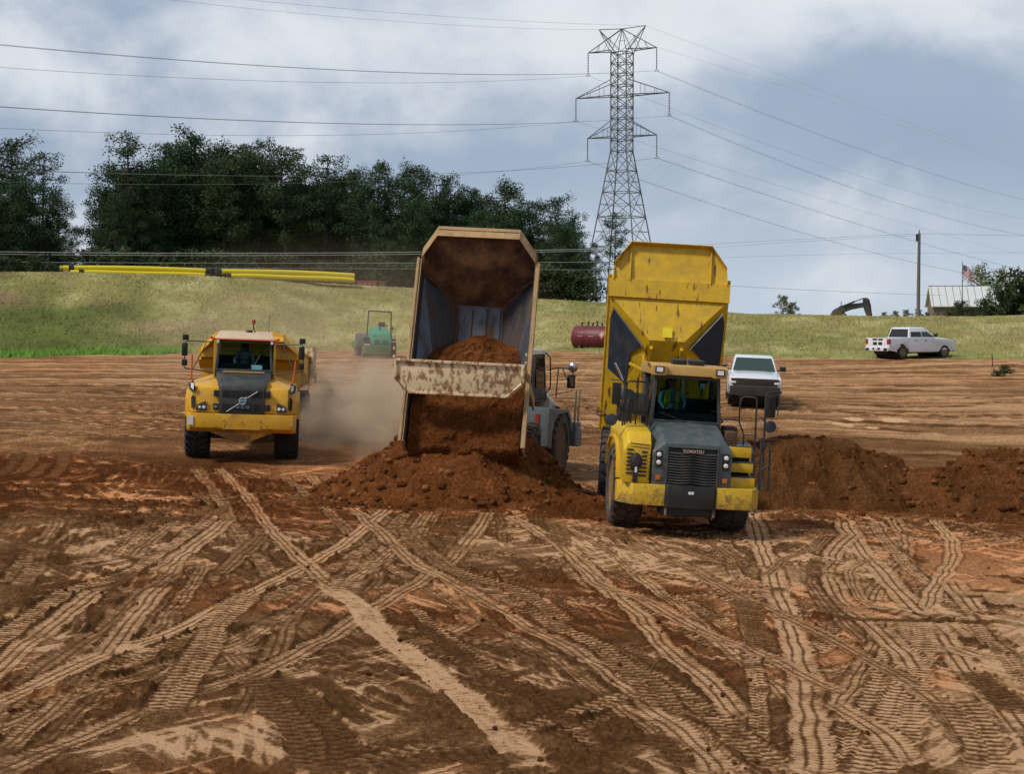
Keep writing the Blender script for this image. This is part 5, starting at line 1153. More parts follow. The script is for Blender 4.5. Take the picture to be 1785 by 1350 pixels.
    if decal:
        for (x0, x1, z0, z1) in ((-.46, -.06, 1.15, 1.26), (.02, .42, 1.15, 1.26), (-.40, -.08, .86, 1.05), (.04, .38, .86, 1.05)):
            b = MB(); b.box(x0, x1, 2.918, 2.928, z0, z1); b.build('tailgate_graphic', 'black', body)
    b = MB(); b.box(-.5, .5, -2.7, 2.7, .32, .52); b.box(-.95, .95, -1.3, 1.1, .34, .50); b.build('underbody', 'mesh_black', root)
    for y in (yf, yr):
        b = MB(); b.lathe([(-.86, .50), (.86, .50)], (0, y, .44), 'x', 20); b.build('wheel_well', 'mesh_black', root)
        for s in (-1, 1): wheel(root, Matrix(), s * .87, y, .42, .28, 'charcoal' if not muddy else 'mud_dark', 'rubber_black', lugs=20)
    return root
paint('glass_dark_solid', (.02, .022, .022), .08, .1)
paint('mud_dark', (.028, .020, .017), .8, .5, dc=(.10, .06, .04))
m, nt, out = nodes('cab_glass'); b = bsdf(nt, out)
b.inputs['Base Color'].default_value = (.018, .045, .036, 1); b.inputs['Roughness'].default_value = .06; b.inputs['Specular IOR Level'].default_value = .8; M['cab_glass'] = m
gx, gy = 9.75, 70.0
pickup('pickup_truck', 'white pickup with mud covered front facing the camera behind the right dumper', (gx, gy, float(gz(gx, gy))), R(-6), R(2.4), True, False)
gx, gy = (1588 - CX) / F * 108., 108.
pickup('pickup_truck', 'white crew cab pickup parked side on below the grassy bank', (gx, gy, float(gz(gx, gy)) + .01), R(90 + 33), 0, False, True)

# ------------------------------------------------------------------ drum roller
def roller():
    x, y = ground_pt(658, 624); root = empty('soil_roller', (x, y, float(gz(x, y)) + .02), (0, R(3), R(14)))
    tag(root, 'green drum roller with open roll bar seen from behind by the bank', 'road roller')
    b = MB(); b.loft([[(-w, y_, z) , (w, y_, z), (w, y2, z), (-w, y2, z)] for (w, y_, y2, z) in ((.62, -1.1, .6, .75), (.64, -1.12, .6, 1.1), (.60, -.95, .6, 1.5), (.44, -.35, .6, 1.95))])
    h = b.build('engine_hood', 'green_teal', root, bev=.04)
    b = MB()
    for s in (-1, 1):
        for k in range(3): b.box(min(s * .12, s * .42), max(s * .12, s * .42), -1.13, -1.08, .85 + k * .11, .89 + k * .11)
    b.build('vent_slots', 'mesh_black', h)
    b = MB(); b.tube([(-.05, -.75, 1.5), (0, -.6, 1.75), (-.05, -.45, 1.9)], .05, 6); b.box(-.48, -.28, -1.02, -.9, 1.32, 1.37); b.build('hood_latch', 'black', h)
    b = MB(); b.box(-1.0, .62, -1.35, -.5, .22, .78); rb = b.build('rear_frame', 'green_drum', root, bev=.04)
    b = MB(); b.box(-1.03, -.75, -1.36, -.9, .78, .84); b.box(.6, .98, -.9, -.3, 1.02, 1.08); b.build('light_bracket', 'lamp', rb)
    for s in (-1, 1): wheel(root, Matrix(), s * .80, -.35, .62, .45, 'green_drum', 'rubber', lugs=18)
    b = MB()
    for s in (-1, 1): b.tube([(s * .78, -.1, .9), (s * .72, -.1, 2.95)], .045, 4)
    b.tube([(-.74, -.1, 2.93), (.74, -.1, 2.93)], .045, 4); b.build('roll_bar', 'charcoal', root)
    b = MB(); b.box(-.02, .42, .3, .8, 1.5, 1.65); b.box(-.02, .42, .1, .25, 1.6, 2.25); b.build('seat', 'charcoal', root, bev=.06)
    b = MB(); b.lathe([(0, .07), (.14, .06)], (.52, .2, 1.98), 'z', 10); b.build('beacon', 'amber', root)
    b = MB(); b.tube([(.85, 0, 1.1), (.86, 0, 1.9)], .02, 5); b.lathe([(-.04, .02), (0, .09), (.04, .02)], (.86, 0, 1.9), 'y', 10); b.build('mirror', 'black', root)
    b = MB(); b.lathe([(-1.05, .74), (1.05, .74)], (0, 2.3, .75), 'x', 36); b.build('drum', 'galv', root)
    b = MB(); b.box(-1.2, -1.08, 1.3, 3.1, .55, .95); b.box(1.08, 1.2, 1.3, 3.1, .55, .95); b.box(-1.2, 1.2, 1.2, 1.4, .55, .95); b.box(-.6, .6, .5, 1.2, .6, 1.4); b.build('front_yoke', 'green_drum', root, bev=.02)
roller()

# ------------------------------------------------------------------ fuel tank
def tank():
    x, y = ground_pt(1040, 612); root = empty('fuel_tank', (x, y, float(gz(x, y))), (0, R(1.5), R(-28))); tag(root, 'dark red cylindrical fuel tank lying in front of the bank', 'fuel tank')
    b = MB(); b.lathe([(-1.83, .02), (-1.80, .5), (-1.70, .78), (-1.6, .84), (2.6, .84), (2.7, .78), (2.8, .02)], (0, 0, .95), 'x', 32); sh = b.build('tank_shell', 'tank_red', root)
    b = MB()
    for x_ in (-.8, .5, 1.8): b.lathe([(-.02, .852), (.02, .852)], (x_, 0, .95), 'x', 32)
    b.build('weld_band', 'tank_red', sh)
    for x_, hh in ((-1.2, .14), (-.7, .22), (-.35, .13), (0., .25), (.4, .14), (.7, .22), (1.2, .2)):
        b = MB(); b.lathe([(0, .05), (hh, .05), (hh, .09), (hh + .1, .09)], (x_, 0, 1.78), 'z', 10); b.build('filler_cap', 'black', root)
    for (x_, z) in ((-.95, 1.3), (-.95, 1.06), (-.1, 1.3), (-.1, 1.06)):
        b = MB(); a = math.asin((z - .95) / .84); yy = -.84 * math.cos(a) - .02; b.box(x_ - .2, x_ + .2, yy, yy + .03, z - .02, z + .025); b.build('marking', 'pink_mark', sh)
    for x_ in (.75,):
        b = MB(); b.plate([(x_, -.85, .90), (x_ + .2, -.86, 1.15), (x_, -.77, 1.38), (x_ - .2, -.86, 1.15)], (0, .02, 0)); b.build('placard', 'pink_mark', sh)
    b = MB(); b.plate([(-1.85, -.0, .95), (-1.85, -.2, 1.15), (-1.84, 0, 1.38), (-1.85, .2, 1.15)], (-.02, 0, 0)); b.build('placard', 'pink_mark', sh)
    for x_ in (-1.1, 1.7):
        b = MB(); b.prism([(-.7, 0), (.7, 0), (.6, .45), (.3, .22), (-.3, .22), (-.6, .45)], 'x', x_ - .1, x_ + .1); b.build('saddle', 'black', root)
tank()

# ------------------------------------------------------------------ pipe strings along the crest
def pipes():
    k_ = 0
    for (pa, pb, rows) in (((105, 468.5), (362, 474), 'first pipe stack'), ((381, 474.5), (616, 482), 'second')):
        A = at(pa[0], pa[1], 141); Bp = at(pb[0], pb[1], 146)
        for (lvl, off) in ((0, 0), (0, .5), (0, 1.0), (1, .25), (1, .75)):
            dz = -.36 if lvl == 0 else .04
            P = []
            for i in range(15):
                t = i / 14; p = A.lerp(Bp, t) + Vector((0, off, dz)); p.z += .10 * math.sin(t * 3.1) - .015 + .03 * (lvl == 0) * math.sin(9 * t); P.append(p)
            if lvl == 0: P = P[1:]
            b = MB(); b.tube(P, .235, 14)
            o = b.build('gas_pipe', 'pipe_yellow', None); nm = ('front', 'middle', 'back')[[0, .5, 1.0].index(off)] if lvl == 0 else ('front', 'back')[off > .5]
            tag(o, f"yellow pipe, {nm} of the {'bottom' if lvl == 0 else 'top'} layer, {'left' if pa[0] < 200 else 'right'} stack", 'pipe', 'yellow pipes stacked on the bank')
            ends = [0, 2] if pa[0] < 200 else [0]
            for e in ([P[1], P[-1]] if pa[0] < 200 else [P[0]]):
                c = MB(); d = (P[-1] - P[0]).normalized(); c.tube([e - d * .22, e + d * .22], .245, 14); c.build('end_cap', 'mesh_black', o)
pipes()
def skid():
    for (px, w, lab) in ((640, 1.9, 'left one, beside the pipe ends'), (656, 1.2, 'right one, nearer the dark trees')):
        p = at(px, 491 + (px - 640) * .12, 155); root = empty('red_crate', p, (0, 0, R(-12))); tag(root, 'red steel open crate, ' + lab, 'crate', 'red crates behind the bank')
        b = MB(); b.box(-w / 2, w / 2, 0, 1.2, -.9, .02); cr = b.build('crate_wall', 'container_red', root)
        b = MB(); b.box(-w / 2 - .04, w / 2 + .04, -.04, 1.24, .02, .07); b.build('crate_rim', 'container_red', root)
        b = MB()
        for k in range(5): b.box(-w / 2 + .1 + k * (w - .2) / 4 - .03, -w / 2 + .1 + k * (w - .2) / 4 + .03, -.05, -.005, -.9, .0)
        b.build('crate_ribs', 'rust', root)
skid()

# ------------------------------------------------------------------ excavator arm behind the crest
def excavator():
    d = 150.; c = at(1446, 560, d); root = empty('excavator', c); tag(root, 'dark excavator behind the bank, only its bent arm showing', 'excavator')
    def P(px, py): v = at(px, py, d) - c; return (v.x, v.z)
    b = MB(); b.prism([P(*q) for q in ((1443, 556), (1452, 541), (1466, 533), (1480, 530), (1503, 528), (1505, 536), (1484, 540), (1470, 545), (1460, 556))], 'y', -.22, .22); b.build('boom', 'charcoal', root, bev=.03)
    b = MB(); b.prism([P(*q) for q in ((1504, 521), (1508, 519), (1513, 521), (1517, 532), (1520, 560), (1514, 560), (1506, 540), (1503, 531))], 'y', -.18, .18); b.build('stick', 'charcoal', root, bev=.03)
    for a, e, r in (((1468, 534), (1488, 526), .09), ((1488, 526), (1504, 520), .06), ((1513, 523), (1519, 556), .05)):
        b = MB(); A, E_ = P(*a), P(*e); b.tube([(A[0], -.3, A[1]), (E_[0], -.3, E_[1])], r, 6); b.build('hydraulic_ram', 'galv' if r == .06 else 'black', root)
    b = MB(); b.box(-2.6, -.3, -1.2, 1.2, -.6, .05); b.box(-2.4, .4, -1.4, 1.4, -1.6, -.6); b.build('upper_body', 'charcoal', root, bev=.08)
    b = MB(); b.tube([(P(1465, 534)[0], 0, P(1465, 534)[1]), (P(1466, 526)[0], 0, P(1466, 526)[1])], .04, 5); b.build('work_light', 'galv', root)
excavator()

# ------------------------------------------------------------------ barn, pole, flag
def barn():
    d = 185.; c = at(1700, 548, d); root = empty('barn', c, (0, 0, R(-8))); tag(root, 'barn with pale metal roof and brown walls behind the bank', 'barn')
    L_, D_, h, rg = 5.0, 3.2, .95, 2.95
    b = MB(); b.prism([(-D_, -1.5), (D_, -1.5), (D_, h), (0, rg - .1), (-D_, h)], 'x', -L_ + .25, L_ + 3); w = b.build('wall', 'siding', root)
    b = MB()
    for s in (-1, 1): b.plate([(-L_, s * (D_ + .3), h - .18), (L_ + 3.3, s * (D_ + .3), h - .18), (L_ + 3.3, 0, rg), (-L_, 0, rg)], (0, 0, .07))
    rf = b.build('roof', 'roof_metal', root)
    b = MB()
    for k in range(17):
        x = -L_ + .25 + k * .75; b.tube([(x, -(D_ + .3), h - .1), (x, 0, rg + .08)], .025, 4)
    b.tube([(-L_, 0, rg + .08), (L_ + 3.3, 0, rg + .08)], .05, 4); b.build('roof_seams', 'galv', rf)
    b = MB()
    for k in range(22): b.box(-L_ + .3 + k * .48, -L_ + .33 + k * .48, -D_ - .02, -D_, -1.4, h - .1)
    b.build('board_battens', 'siding', w)
barn()
def pole():
    p = at(1600, 553, 150); b = MB(); top = at(1600.5, 407, 150)
    b.tube([(p.x, p.y, p.z - 2), (p.x, p.y, p.z + 3), tuple(top)], [.16, .155, .12], 12); root = b.build('utility_pole', 'pole_wood'); tag(root, 'tall wooden utility pole standing behind the bank', 'utility pole')
    b = MB(); b.lathe([(0, .06), (.18, .04), (.2, .08), (.26, .03)], tuple(top), 'z', 8); b.build('insulator', 'galv', root)
    b = MB(); b.box(top.x - .28, top.x - .08, top.y - .1, top.y + .1, top.z - .7, top.z - .1); b.build('pole_bracket', 'black', root)
    b = MB(); b.plate([(p.x - .7, p.y, p.z - 1), (p.x + .7, p.y, p.z - 1), (p.x + .3, p.y, p.z + .1), (p.x - .3, p.y, p.z + .1)], (0, .3, 0))
pole()
def flag():
    d = 176.; t = at(1676, 459, d); g = at(1677, 548, d); b = MB(); b.tube([(g.x, g.y, g.z - 1.5), tuple(t)], [.06, .035], 8); b.lathe([(0, .03), (.04, .08), (.1, .02)], tuple(t), 'z', 8)
    pl = b.build('flagpole', 'galv'); tag(pl, 'slim metal flagpole in front of the barn', 'flagpole')
    w, h = 1.6, 1.05; nx, ny = 26, 13; v = []; f = []; mi = []
    for j in range(ny + 1):
        for i in range(nx + 1):
            u = i / nx; s = j / ny; v.append((.05 + w * u * .62, .16 * math.sin(u * 8) * u, -h * s - w * u * u * .52 - .10 * u))
    for j in range(ny):
        for i in range(nx):
            a = j * (nx + 1) + i; f.append((a, a + 1, a + nx + 2, a + nx + 1)); blue = j < 7 and i < nx * .4; mi.append(2 if blue else (j % 2))
    me = bpy.data.meshes.new('flag'); me.from_pydata(v, [], f)
    for k in ('flag_red', 'flag_white', 'flag_blue'): me.materials.append(M[k])
    me.polygons.foreach_set('material_index', mi); me.polygons.foreach_set('use_smooth', [True] * len(f))
    o = link('flag', me); o.location = t + Vector((0, 0, -.18)); tag(o, 'stars and stripes flag drooping in the wind at the flagpole top', 'flag')
    s = MB()
    for j in range(5):
        for i in range(6):
            u = (.03 + .062 * i + .01); q = (.05 + .1 * j)
            x, z = .05 + w * u * .62, -h * q - w * u * u * .52 - .10 * u; y = .16 * math.sin(u * 8) * u - .012
            s.plate([(x + .02 * math.cos(a), y, z + .02 * math.sin(a)) for a in np.linspace(0, 2 * math.pi, 6)[:-1]], (0, .004, 0))
    s.build('stars', 'flag_white', o)
flag()

# ------------------------------------------------------------------ transmission tower and lines
TD = 210.
def tower():
    base = at(1083, 553, TD); gzv = float(hz_(base.x, base.y)) - .2
    ang = R(-28); root = empty('transmission_tower', (base.x, base.y, gzv), (0, 0, ang)); tag(root, 'steel lattice transmission tower with three pairs of arms', 'transmission tower')
    Z = lambda py: CAMZ + (HOR - py) / F * TD - gzv
    zt, zw = Z(95), Z(265)
    def half(z): return 1.02 if z >= zw else 1.02 + (4.0 - 1.02) * (zw - z) / zw
    cs = lambda z: [Vector((sx * half(z), sy * half(z), z)) for sx, sy in ((-1, -1), (1, -1), (1, 1), (-1, 1))]
    lv = [0, zw * .22, zw * .42, zw * .60, zw * .75, zw * .88, zw]; n = 9; lv += [zw + (zt - zw) * (k + 1) / n for k in range(n)]
    for k in range(4):
        b = MB(); b.tube([cs(z)[k] for z in lv], .085, 4); b.build('leg', 'galv', root)
    b = MB()
    for a, c in zip(lv[:-1], lv[1:]):
        A, C_ = cs(a), cs(c)
        for k in range(4):
            j = (k + 1) % 4; b.tube([A[k], C_[j]], .045, 4); b.tube([A[j], C_[k]], .045, 4); b.tube([C_[k], C_[j]], .05, 4)
            if c <= zw * .9:
                m1 = (A[k] + C_[j]) / 2; b.tube([m1, (A[k] + C_[k]) / 2], .03, 4); b.tube([m1, (A[j] + C_[j]) / 2], .03, 4)
    b.build('bracing', 'galv', root)
    tips = {}
    top = Vector((0, 0, Z(54)))
    for (nm, py, L_, up) in (('upper', 91, 4.55, 0), ('middle', 169, 6.2, 1.9), ('lower', 240, 4.6, 1.9)):
        z = Z(py)
        for s in (-1, 1):
            b = MB(); tip = Vector((s * L_, 0, z))
            for q in (-1, 1):
                r0 = Vector((s * 1.02, q * 1.02, z)); r1 = Vector((s * 1.02, q * 1.02, z + up)) if up else Vector((0, q * .1, Z(54)))
                b.tube([r0, tip], .06, 4); b.tube([r1, tip], .05, 4)
                for t in (.33, .66):
                    b.tube([r0.lerp(tip, t), r1.lerp(tip, t)], .028, 4)
                if up: b.tube([r0.lerp(tip, .33), r1.lerp(tip, .66)], .028, 4) if False else None
            for t in (.0, .25, .5, .75): b.tube([Vector((s * 1.02, -1.02, z)).lerp(tip, t), Vector((s * 1.02, 1.02, z)).lerp(tip, min(1, t + .25))], .028, 4)
            b.build('cross_arm', 'galv', root)
            b = MB(); hang = 2.55; P = [tip - Vector((0, 0, hang * k / 16)) for k in range(17)]; b.tube(P, [.03 if k % 2 else .085 for k in range(17)], 6); b.build('insulator_string', 'galv', root)
            b = MB(); e = tip - Vector((0, 0, hang)); b.bars([(e, e + Vector((.28, 0, -.25))), (e, e + Vector((-.28, 0, -.25))), (e + Vector((.28, 0, -.25)), e + Vector((-.28, 0, -.25)))], .03); b.build('wire_yoke', 'galv', root)
            tips[nm, s] = (tip - Vector((0, 0, hang + .22)))
    for s in (-1, 1):
        b = MB(); tip = Vector((s * 3.1, 0, Z(52)))
        for q in (-1, 1): b.tube([Vector((s * 1.02, q * 1.02, zt - .2)), tip], .06, 4); b.tube([Vector((0, q * .5, zt)), tip], .03, 4)
        b.tube([tip, top], .05, 4); b.build('peak_arm', 'galv', root); tips['peak', s] = tip
    b = MB()
    for c in cs(zt): b.tube([c, top], .05, 4)
    b.tube([Vector((-.5, 0, (zt + top.z) / 2)), Vector((.5, 0, (zt + top.z) / 2))], .03, 4); b.build('peak_frame', 'galv', root)
    mt = Matrix.Translation((base.x, base.y, gzv)) @ Matrix.Rotation(ang, 4, 'Z')
    return {k: mt @ v for k, v in tips.items()}
TIPS = tower()
def wire(label, p0, dirv, pts, ext=1.25, r=.014, mat='wire', bundle=0., group='transmission wires'):
    """a hanging wire from p0, plan direction dirv, passing over the two sight lines pts (photo px)"""
    d = Vector(dirv).normalized(); T = [0.]; Zs = [p0.z]
    for px, py in pts:
        k = (px - CX) / F; t = (k * p0.y - p0.x) / (d.x - k * d.y); T.append(t); Zs.append(CAMZ + (HOR - py) / F * (p0.y + d.y * t))
    co = np.polyfit(T, Zs, len(T) - 1); tm = max(T) * ext; b = MB()
    for o_ in ((-bundle, bundle) if bundle else (0,)):
        n = 46; P = []
        for i in range(n + 1):
            t = tm * i / n; P.append((p0.x + d.x * t + d.y * o_ * min(1, t / 4), p0.y + d.y * t - d.x * o_ * min(1, t / 4), float(np.polyval(co, t))))
        b.tube(P, r, 5)
    o = b.build('power_line', mat); tag(o, label, 'power line', group); return o
dl = (-math.sin(R(28)) * 1, -math.cos(R(28)), 0); dr = (math.sin(R(28)), math.cos(R(28)), 0)
WN = {('upper', -1): ('top left', [(650, 147), (0, 120)], [(1450, 293), (1785, 383)]), ('upper', 1): ('top right', [(640, 127), (0, 81)], [(1480, 256), (1785, 350)]),
      ('middle', -1): ('middle left', [(460, 238), (0, 225)], [(1400, 338), (1785, 446)]), ('middle', 1): ('middle right', [(630, 218), (0, 188)], [(1450, 317), (1785, 411)]),
      ('lower', -1): ('lower left', [(430, 322), (0, 318)], [(1330, 386), (1600, 460)]), ('lower', 1): ('lower right', [(500, 308), (0, 297)], [(1400, 362), (1785, 472)])}
for k, (nm, L1, R1) in WN.items():
    wire(f'power line bundle from the {nm} arm of the tower running out to the left', TIPS[k], dl, L1, bundle=.16 if k[1] > 0 else 0)
    wire(f'power line bundle from the {nm} arm of the tower falling away to the right', TIPS[k], dr, R1, bundle=.14 if k[1] > 0 or k[0] == 'lower' else 0)
for s, L1, R1, nm in ((-1, [(820, 49), (280, 2)], [(1400, 165), (1785, 300)], 'left'), (1, [(860, 38), (390, 0)], [(1400, 150), (1785, 292)], 'right')):
    wire(f'thin earth wire from the {nm} peak of the tower running out to the left', TIPS['peak', s], dl, L1, r=.011); wire(f'thin earth wire from the {nm} peak of the tower running away to the right', TIPS['peak', s], dr, R1, r=.009)
def span(label, pts, d0, d1, r=.014, mat='wire_light'):
    P = []; xs = [p[0] for p in pts]; co = np.polyfit(xs, [p[1] for p in pts], min(2, len(pts) - 1))
    for i in range(61):
        px = xs[0] + (xs[-1] - xs[0]) * i / 60; P.append(at(px, float(np.polyval(co, px)), d0 + (d1 - d0) * i / 60))
    b = MB(); b.tube(P, r, 5); tag(b.build('power_line', mat), label, 'power line', 'distribution lines across the site')
span('upper of two close cables crossing in front of the pines', [(-150, 437), (400, 442), (1060, 434)], 158, 158, .022)
span('lower of two close cables crossing in front of the pines', [(-150, 441), (400, 446), (1060, 437)], 158.5, 158.5, .018)
span('single thin cable low across the front of the pines', [(-150, 456), (400, 459), (1060, 457)], 159, 159, .013)
span('lowest thin cable across the base of the pines', [(-150, 464), (500, 468), (1060, 471)], 159.5, 159.5, .010)
span('cable rising from the raised right truck to the wooden pole top', [(1060, 437), (1330, 421), (1600, 408)], 158, 150.2, .011, 'wire')
span('cable below the topmost one reaching the wooden pole', [(1060, 447), (1330, 426), (1600, 411)], 158, 150, .009, 'wire')
span('cable from the wooden pole top out to the right edge', [(1600, 408), (1700, 410), (1900, 414)], 150.2, 150, .011, 'wire')
span('faint cable crossing the wooden pole at mid height', [(1060, 457), (1330, 449), (1600, 440), (1900, 442)], 162, 162, .008, 'wire')
span('dark cable sagging from the raised right truck to the barn', [(1200, 494), (1330, 502), (1640, 515)], 160, 182, .014, 'wire')
# ------------------------------------------------------------------ trees
def leaf_mat(name, dark, light, tr=.25):
    m, nt, out = nodes(name); b = bsdf(nt, out); L = nt.links.new
    n = nz(nt, .9, 4, .6); oi = nt.nodes.new('ShaderNodeObjectInfo')
    c = ramp(nt, n, [(.3, dark), (.72, light)])
    c = mixc(nt, oi.outputs['Random'], c, mixc(nt, 1., c, (1.15, .92, .8), 'MULTIPLY'))
    L(c, b.inputs['Base Color']); b.inputs['Roughness'].default_value = .7; b.inputs['Specular IOR Level'].default_value = .2
    M[name] = m
leaf_mat('needles', (.016, .042, .018), (.050, .095, .032)); leaf_mat('leaves', (.07, .10, .03), (.19, .22, .08)); leaf_mat('leaves_dark', (.02, .045, .018), (.06, .085, .03))
def tree_proto(seed, h=14., crown_lo=.35, spread=3.2, n_limb=26, clump=.85, leaves=120, mat='needles', size=.125, lean=.3, flat=.82, top_r=.55, lw=.5):
    r = np.random.default_rng(seed)
    def tp(t): return np.array([lean * math.sin(t * 3 + seed), lean * .7 * math.cos(t * 2.3 + seed), h * t])
    tb = MB(); tb.tube([tuple(tp(t)) for t in np.linspace(-.06, .97, 12)], [.24 * h / 14 * (1 - .85 * max(0, t)) for t in np.linspace(-.06, .97, 12)], 8)
    cl = []
    for k in range(n_limb):
        t = crown_lo + (1 - crown_lo) * ((k + r.random()) / n_limb) ** .9; t = min(t, .985)
        u = (t - crown_lo) / (1 - crown_lo); env = max(.30, 1 - ((u - .45) / .62) ** 2) ** .5
        ln = spread * max(.22, env) * r.uniform(.55, 1.12); a = k * 2.4 + r.uniform(-.5, .5); p = tp(t); e = p + np.array([math.cos(a) * ln, math.sin(a) * ln, ln * r.uniform(.02, .38)])
        m_ = (p + e) / 2 + np.array([0, 0, -.06 * ln]); tb.tube([tuple(p), tuple(m_), tuple(e)], [.075 * h / 14, .05, .02], 4)
        for q in np.linspace(.35, 1.05, max(2, int(ln / .75) + 1)):
            c = p * (1 - q) + e * q + r.normal(0, .28, 3) * [1, 1, .6]; cl.append((c, clump * r.uniform(.6, 1.15)))
    for k in range(4): cl.append((tp(.99) + r.normal(0, .3, 3), clump * .7))
    P = []
    for c, s in cl:
        n = int(leaves * s ** 2 / clump ** 2); d = r.normal(0, 1, (n, 3)); d /= np.linalg.norm(d, axis=1)[:, None]; rad = s * r.random(n) ** .55
        q = c + d * rad[:, None] * np.array([1, 1, flat]); out_ = d + r.normal(0, .7, (n, 3)); out_ /= np.linalg.norm(out_, axis=1)[:, None]
        sd = np.cross(out_, r.normal(0, 1, (n, 3))); sd /= np.linalg.norm(sd, axis=1)[:, None]; L_ = size * r.uniform(.6, 1.4, n)[:, None]
        P.append(np.stack([q - sd * L_ * lw, q + sd * L_ * lw, q + out_ * L_ * 1.5], 1))
    me = quad_cloud('crown', np.concatenate(P), M[mat]); return tb.mesh('trunk', 'bark'), me
WX = 1.12
def plant_tree(proto, x, y, z, s, rz, label, name='pine_tree', cat='tree', group=None, sx=1.):
    root = empty(name, (x, y, z), (0, 0, rz)); root.scale = (s * sx * WX, s * sx * WX, s); tag(root, label, cat, group)
    link('trunk', proto[0], root); link('crown', proto[1], root); return root
PN = [tree_proto(1, crown_lo=.30, spread=3.3), tree_proto(2, crown_lo=.48, spread=3.0, n_limb=22, clump=.95), tree_proto(3, crown_lo=.15, spread=3.5, n_limb=34), tree_proto(4, crown_lo=.06, spread=3.7, n_limb=46, clump=1.0, leaves=150),
      tree_proto(5, crown_lo=.40, spread=2.8, n_limb=20, clump=.8, leaves=95)]
G_T = 'pines along the crest'
def by_px(px, top, d, proto, label, grp=G_T, sx=1., base=None):
    x = (px - CX) / F * d; z0 = float(hz_(x, d)) - .4; zt = CAMZ + (HOR - top) / F * d; s = (zt - z0) / 14.2
    return plant_tree(PN[proto], x, d, z0, s, random.uniform(0, 6.28), label, group=grp, sx=sx)
front = [ (20, 247, 178, 1, .95, 'tall pine with open rounded top at the far left edge'), (78, 268, 182, 4, .8, 'pine with small loose head just right of the far left pine'), (-40, 262, 176, 2, 1, 'pine cut by the left frame edge'),
 (40, 318, 170, 3, 1.0, 'dense dark pine low in the left clump'), (103, 345, 172, 3, .75, 'narrow dark pine on the right side of the left clump'), (126, 415, 168, 2, .8, 'small bushy pine at the right foot of the left clump'), (-10, 335, 168, 3, 1., 'dense dark pine low at the left frame edge'),
 (232, 237, 176, 4, .95, 'lone tall pine with visible trunk, leftmost of the main wood'), (205, 345, 172, 2, .75, 'bushy pine below the lone tall pine'), (300, 252, 186, 0, .9, 'pine directly right of the lone tall pine'), (345, 238, 184, 0, 1.0, 'highest broad crowned pine of the wood, left part'),
 (392, 258, 188, 1, .85, 'pine right of the highest broad crowned pine'), (432, 254, 186, 0, .85, 'round headed pine left of the two highest in the middle'), (497, 258, 182, 0, 1., 'broad pine with dense rounded head above the left pipe stack'),
 (570, 273, 186, 4, .9, 'open feathery pine standing free above the wood'), (612, 300, 188, 1, .8, 'small pine head right of the open feathery pine'), (662, 289, 182, 0, .95, 'broad pine above the right pipe stack end'), (728, 293, 184, 1, .8, 'pine just left of the tan truck body top'), (705, 302, 190, 0, .8, 'pine set back between two broader heads'),
 (775, 312, 186, 2, .85, 'dense pine right above the tan truck body'), (825, 330, 186, 0, .85, 'pine behind the right half of the tan body'), (884, 322, 184, 1, .95, 'dark round headed pine right of the tan body'), (925, 352, 188, 0, .8, 'lower pine next to the dark round headed one'),
 (966, 347, 182, 1, .85, 'pine with clear head left of the lattice tower'), (1003, 378, 184, 2, .7, 'last full pine beside the lattice tower legs'), (1072, 372, 192, 4, .62, 'thin small pine seen through the tower legs'), (1040, 425, 188, 4, .7, 'short loose pine at the tower foot')]
for (px, top, d, pr, sx, lab) in front: by_px(px, top, d, pr, lab, sx=sx)
r_ = random.Random(4)
bl = 'dark pine in the depth of the wood behind the front row'
sky_x = [150, 180, 232, 345, 497, 620, 740, 884, 1000, 1050]; sky_y = [440, 330, 262, 262, 275, 312, 318, 345, 385, 450]
for k in range(62):
    px = 190 + k * 13.7 + r_.uniform(-8, 8); top = np.interp(px, sky_x, sky_y) + r_.choice([r_.uniform(10, 40), r_.uniform(40, 120)])
    if px > 1030: continue
    by_px(px, top, r_.uniform(172, 205), r_.choice([2, 3, 3, 0]), bl, 'dark pines filling the wood', 1.05)
for k in range(7): by_px(-30 + k * 20, 330 + k * 9 + r_.uniform(0, 40), 186 + r_.uniform(0, 12), 3, bl, 'dark pines filling the wood')
# understorey as broad low shrubs behind the crest
BP = [tree_proto(11, h=3., crown_lo=.02, spread=1.7, n_limb=18, clump=.6, leaves=60, mat='leaves_dark', size=.14, lean=.1, lw=.6), tree_proto(12, h=3., crown_lo=.03, spread=.75, n_limb=18, clump=.30, leaves=60, mat='leaves', size=.09, lean=.12, lw=.6, flat=1.1),
      tree_proto(13, h=5., crown_lo=.3, spread=1.9, n_limb=16, clump=.75, leaves=70, mat='leaves', size=.13, lean=.2, lw=.6)]
def shrub(px, top, d, proto, label, name='shrub', cat='shrub', grp=None, sx=1., base=None):
    x = (px - CX) / F * d; z0 = float(hz_(x, d)) - .15 if base is None else CAMZ + (HOR - base) / F * d
    zt = CAMZ + (HOR - top) / F * d; s = max(.15, (zt - z0) / (3.1 if proto < 2 else 5.2)); return plant_tree(BP[proto], x, d, z0, s, r_.uniform(0, 6), label, name, cat, grp, sx)
for k in range(34): shrub(165 + k * 25.5, np.interp(165 + k * 25.5, [0, 600, 1050], [440, 458, 478]) + r_.uniform(-10, 8), 166 + r_.uniform(0, 6), 0, 'dark undergrowth bush at the foot of the pine wood', grp='undergrowth of the pine wood', sx=1.5)
for px, top, sx, lb in ((62, 448, 1.2, 'green shrub on the crest at the left, right of the brown weeds'), (30, 455, 1.2, 'scrubby brown green bush on the crest near the left edge'), (2, 452, 1.4, 'scrubby bush on the crest cut by the left frame edge'), (95, 462, 1.2, 'low shrub on the crest just left of the yellow pipes')): shrub(px, top, 134, 0, lb, grp='shrubs on the left crest', sx=sx)
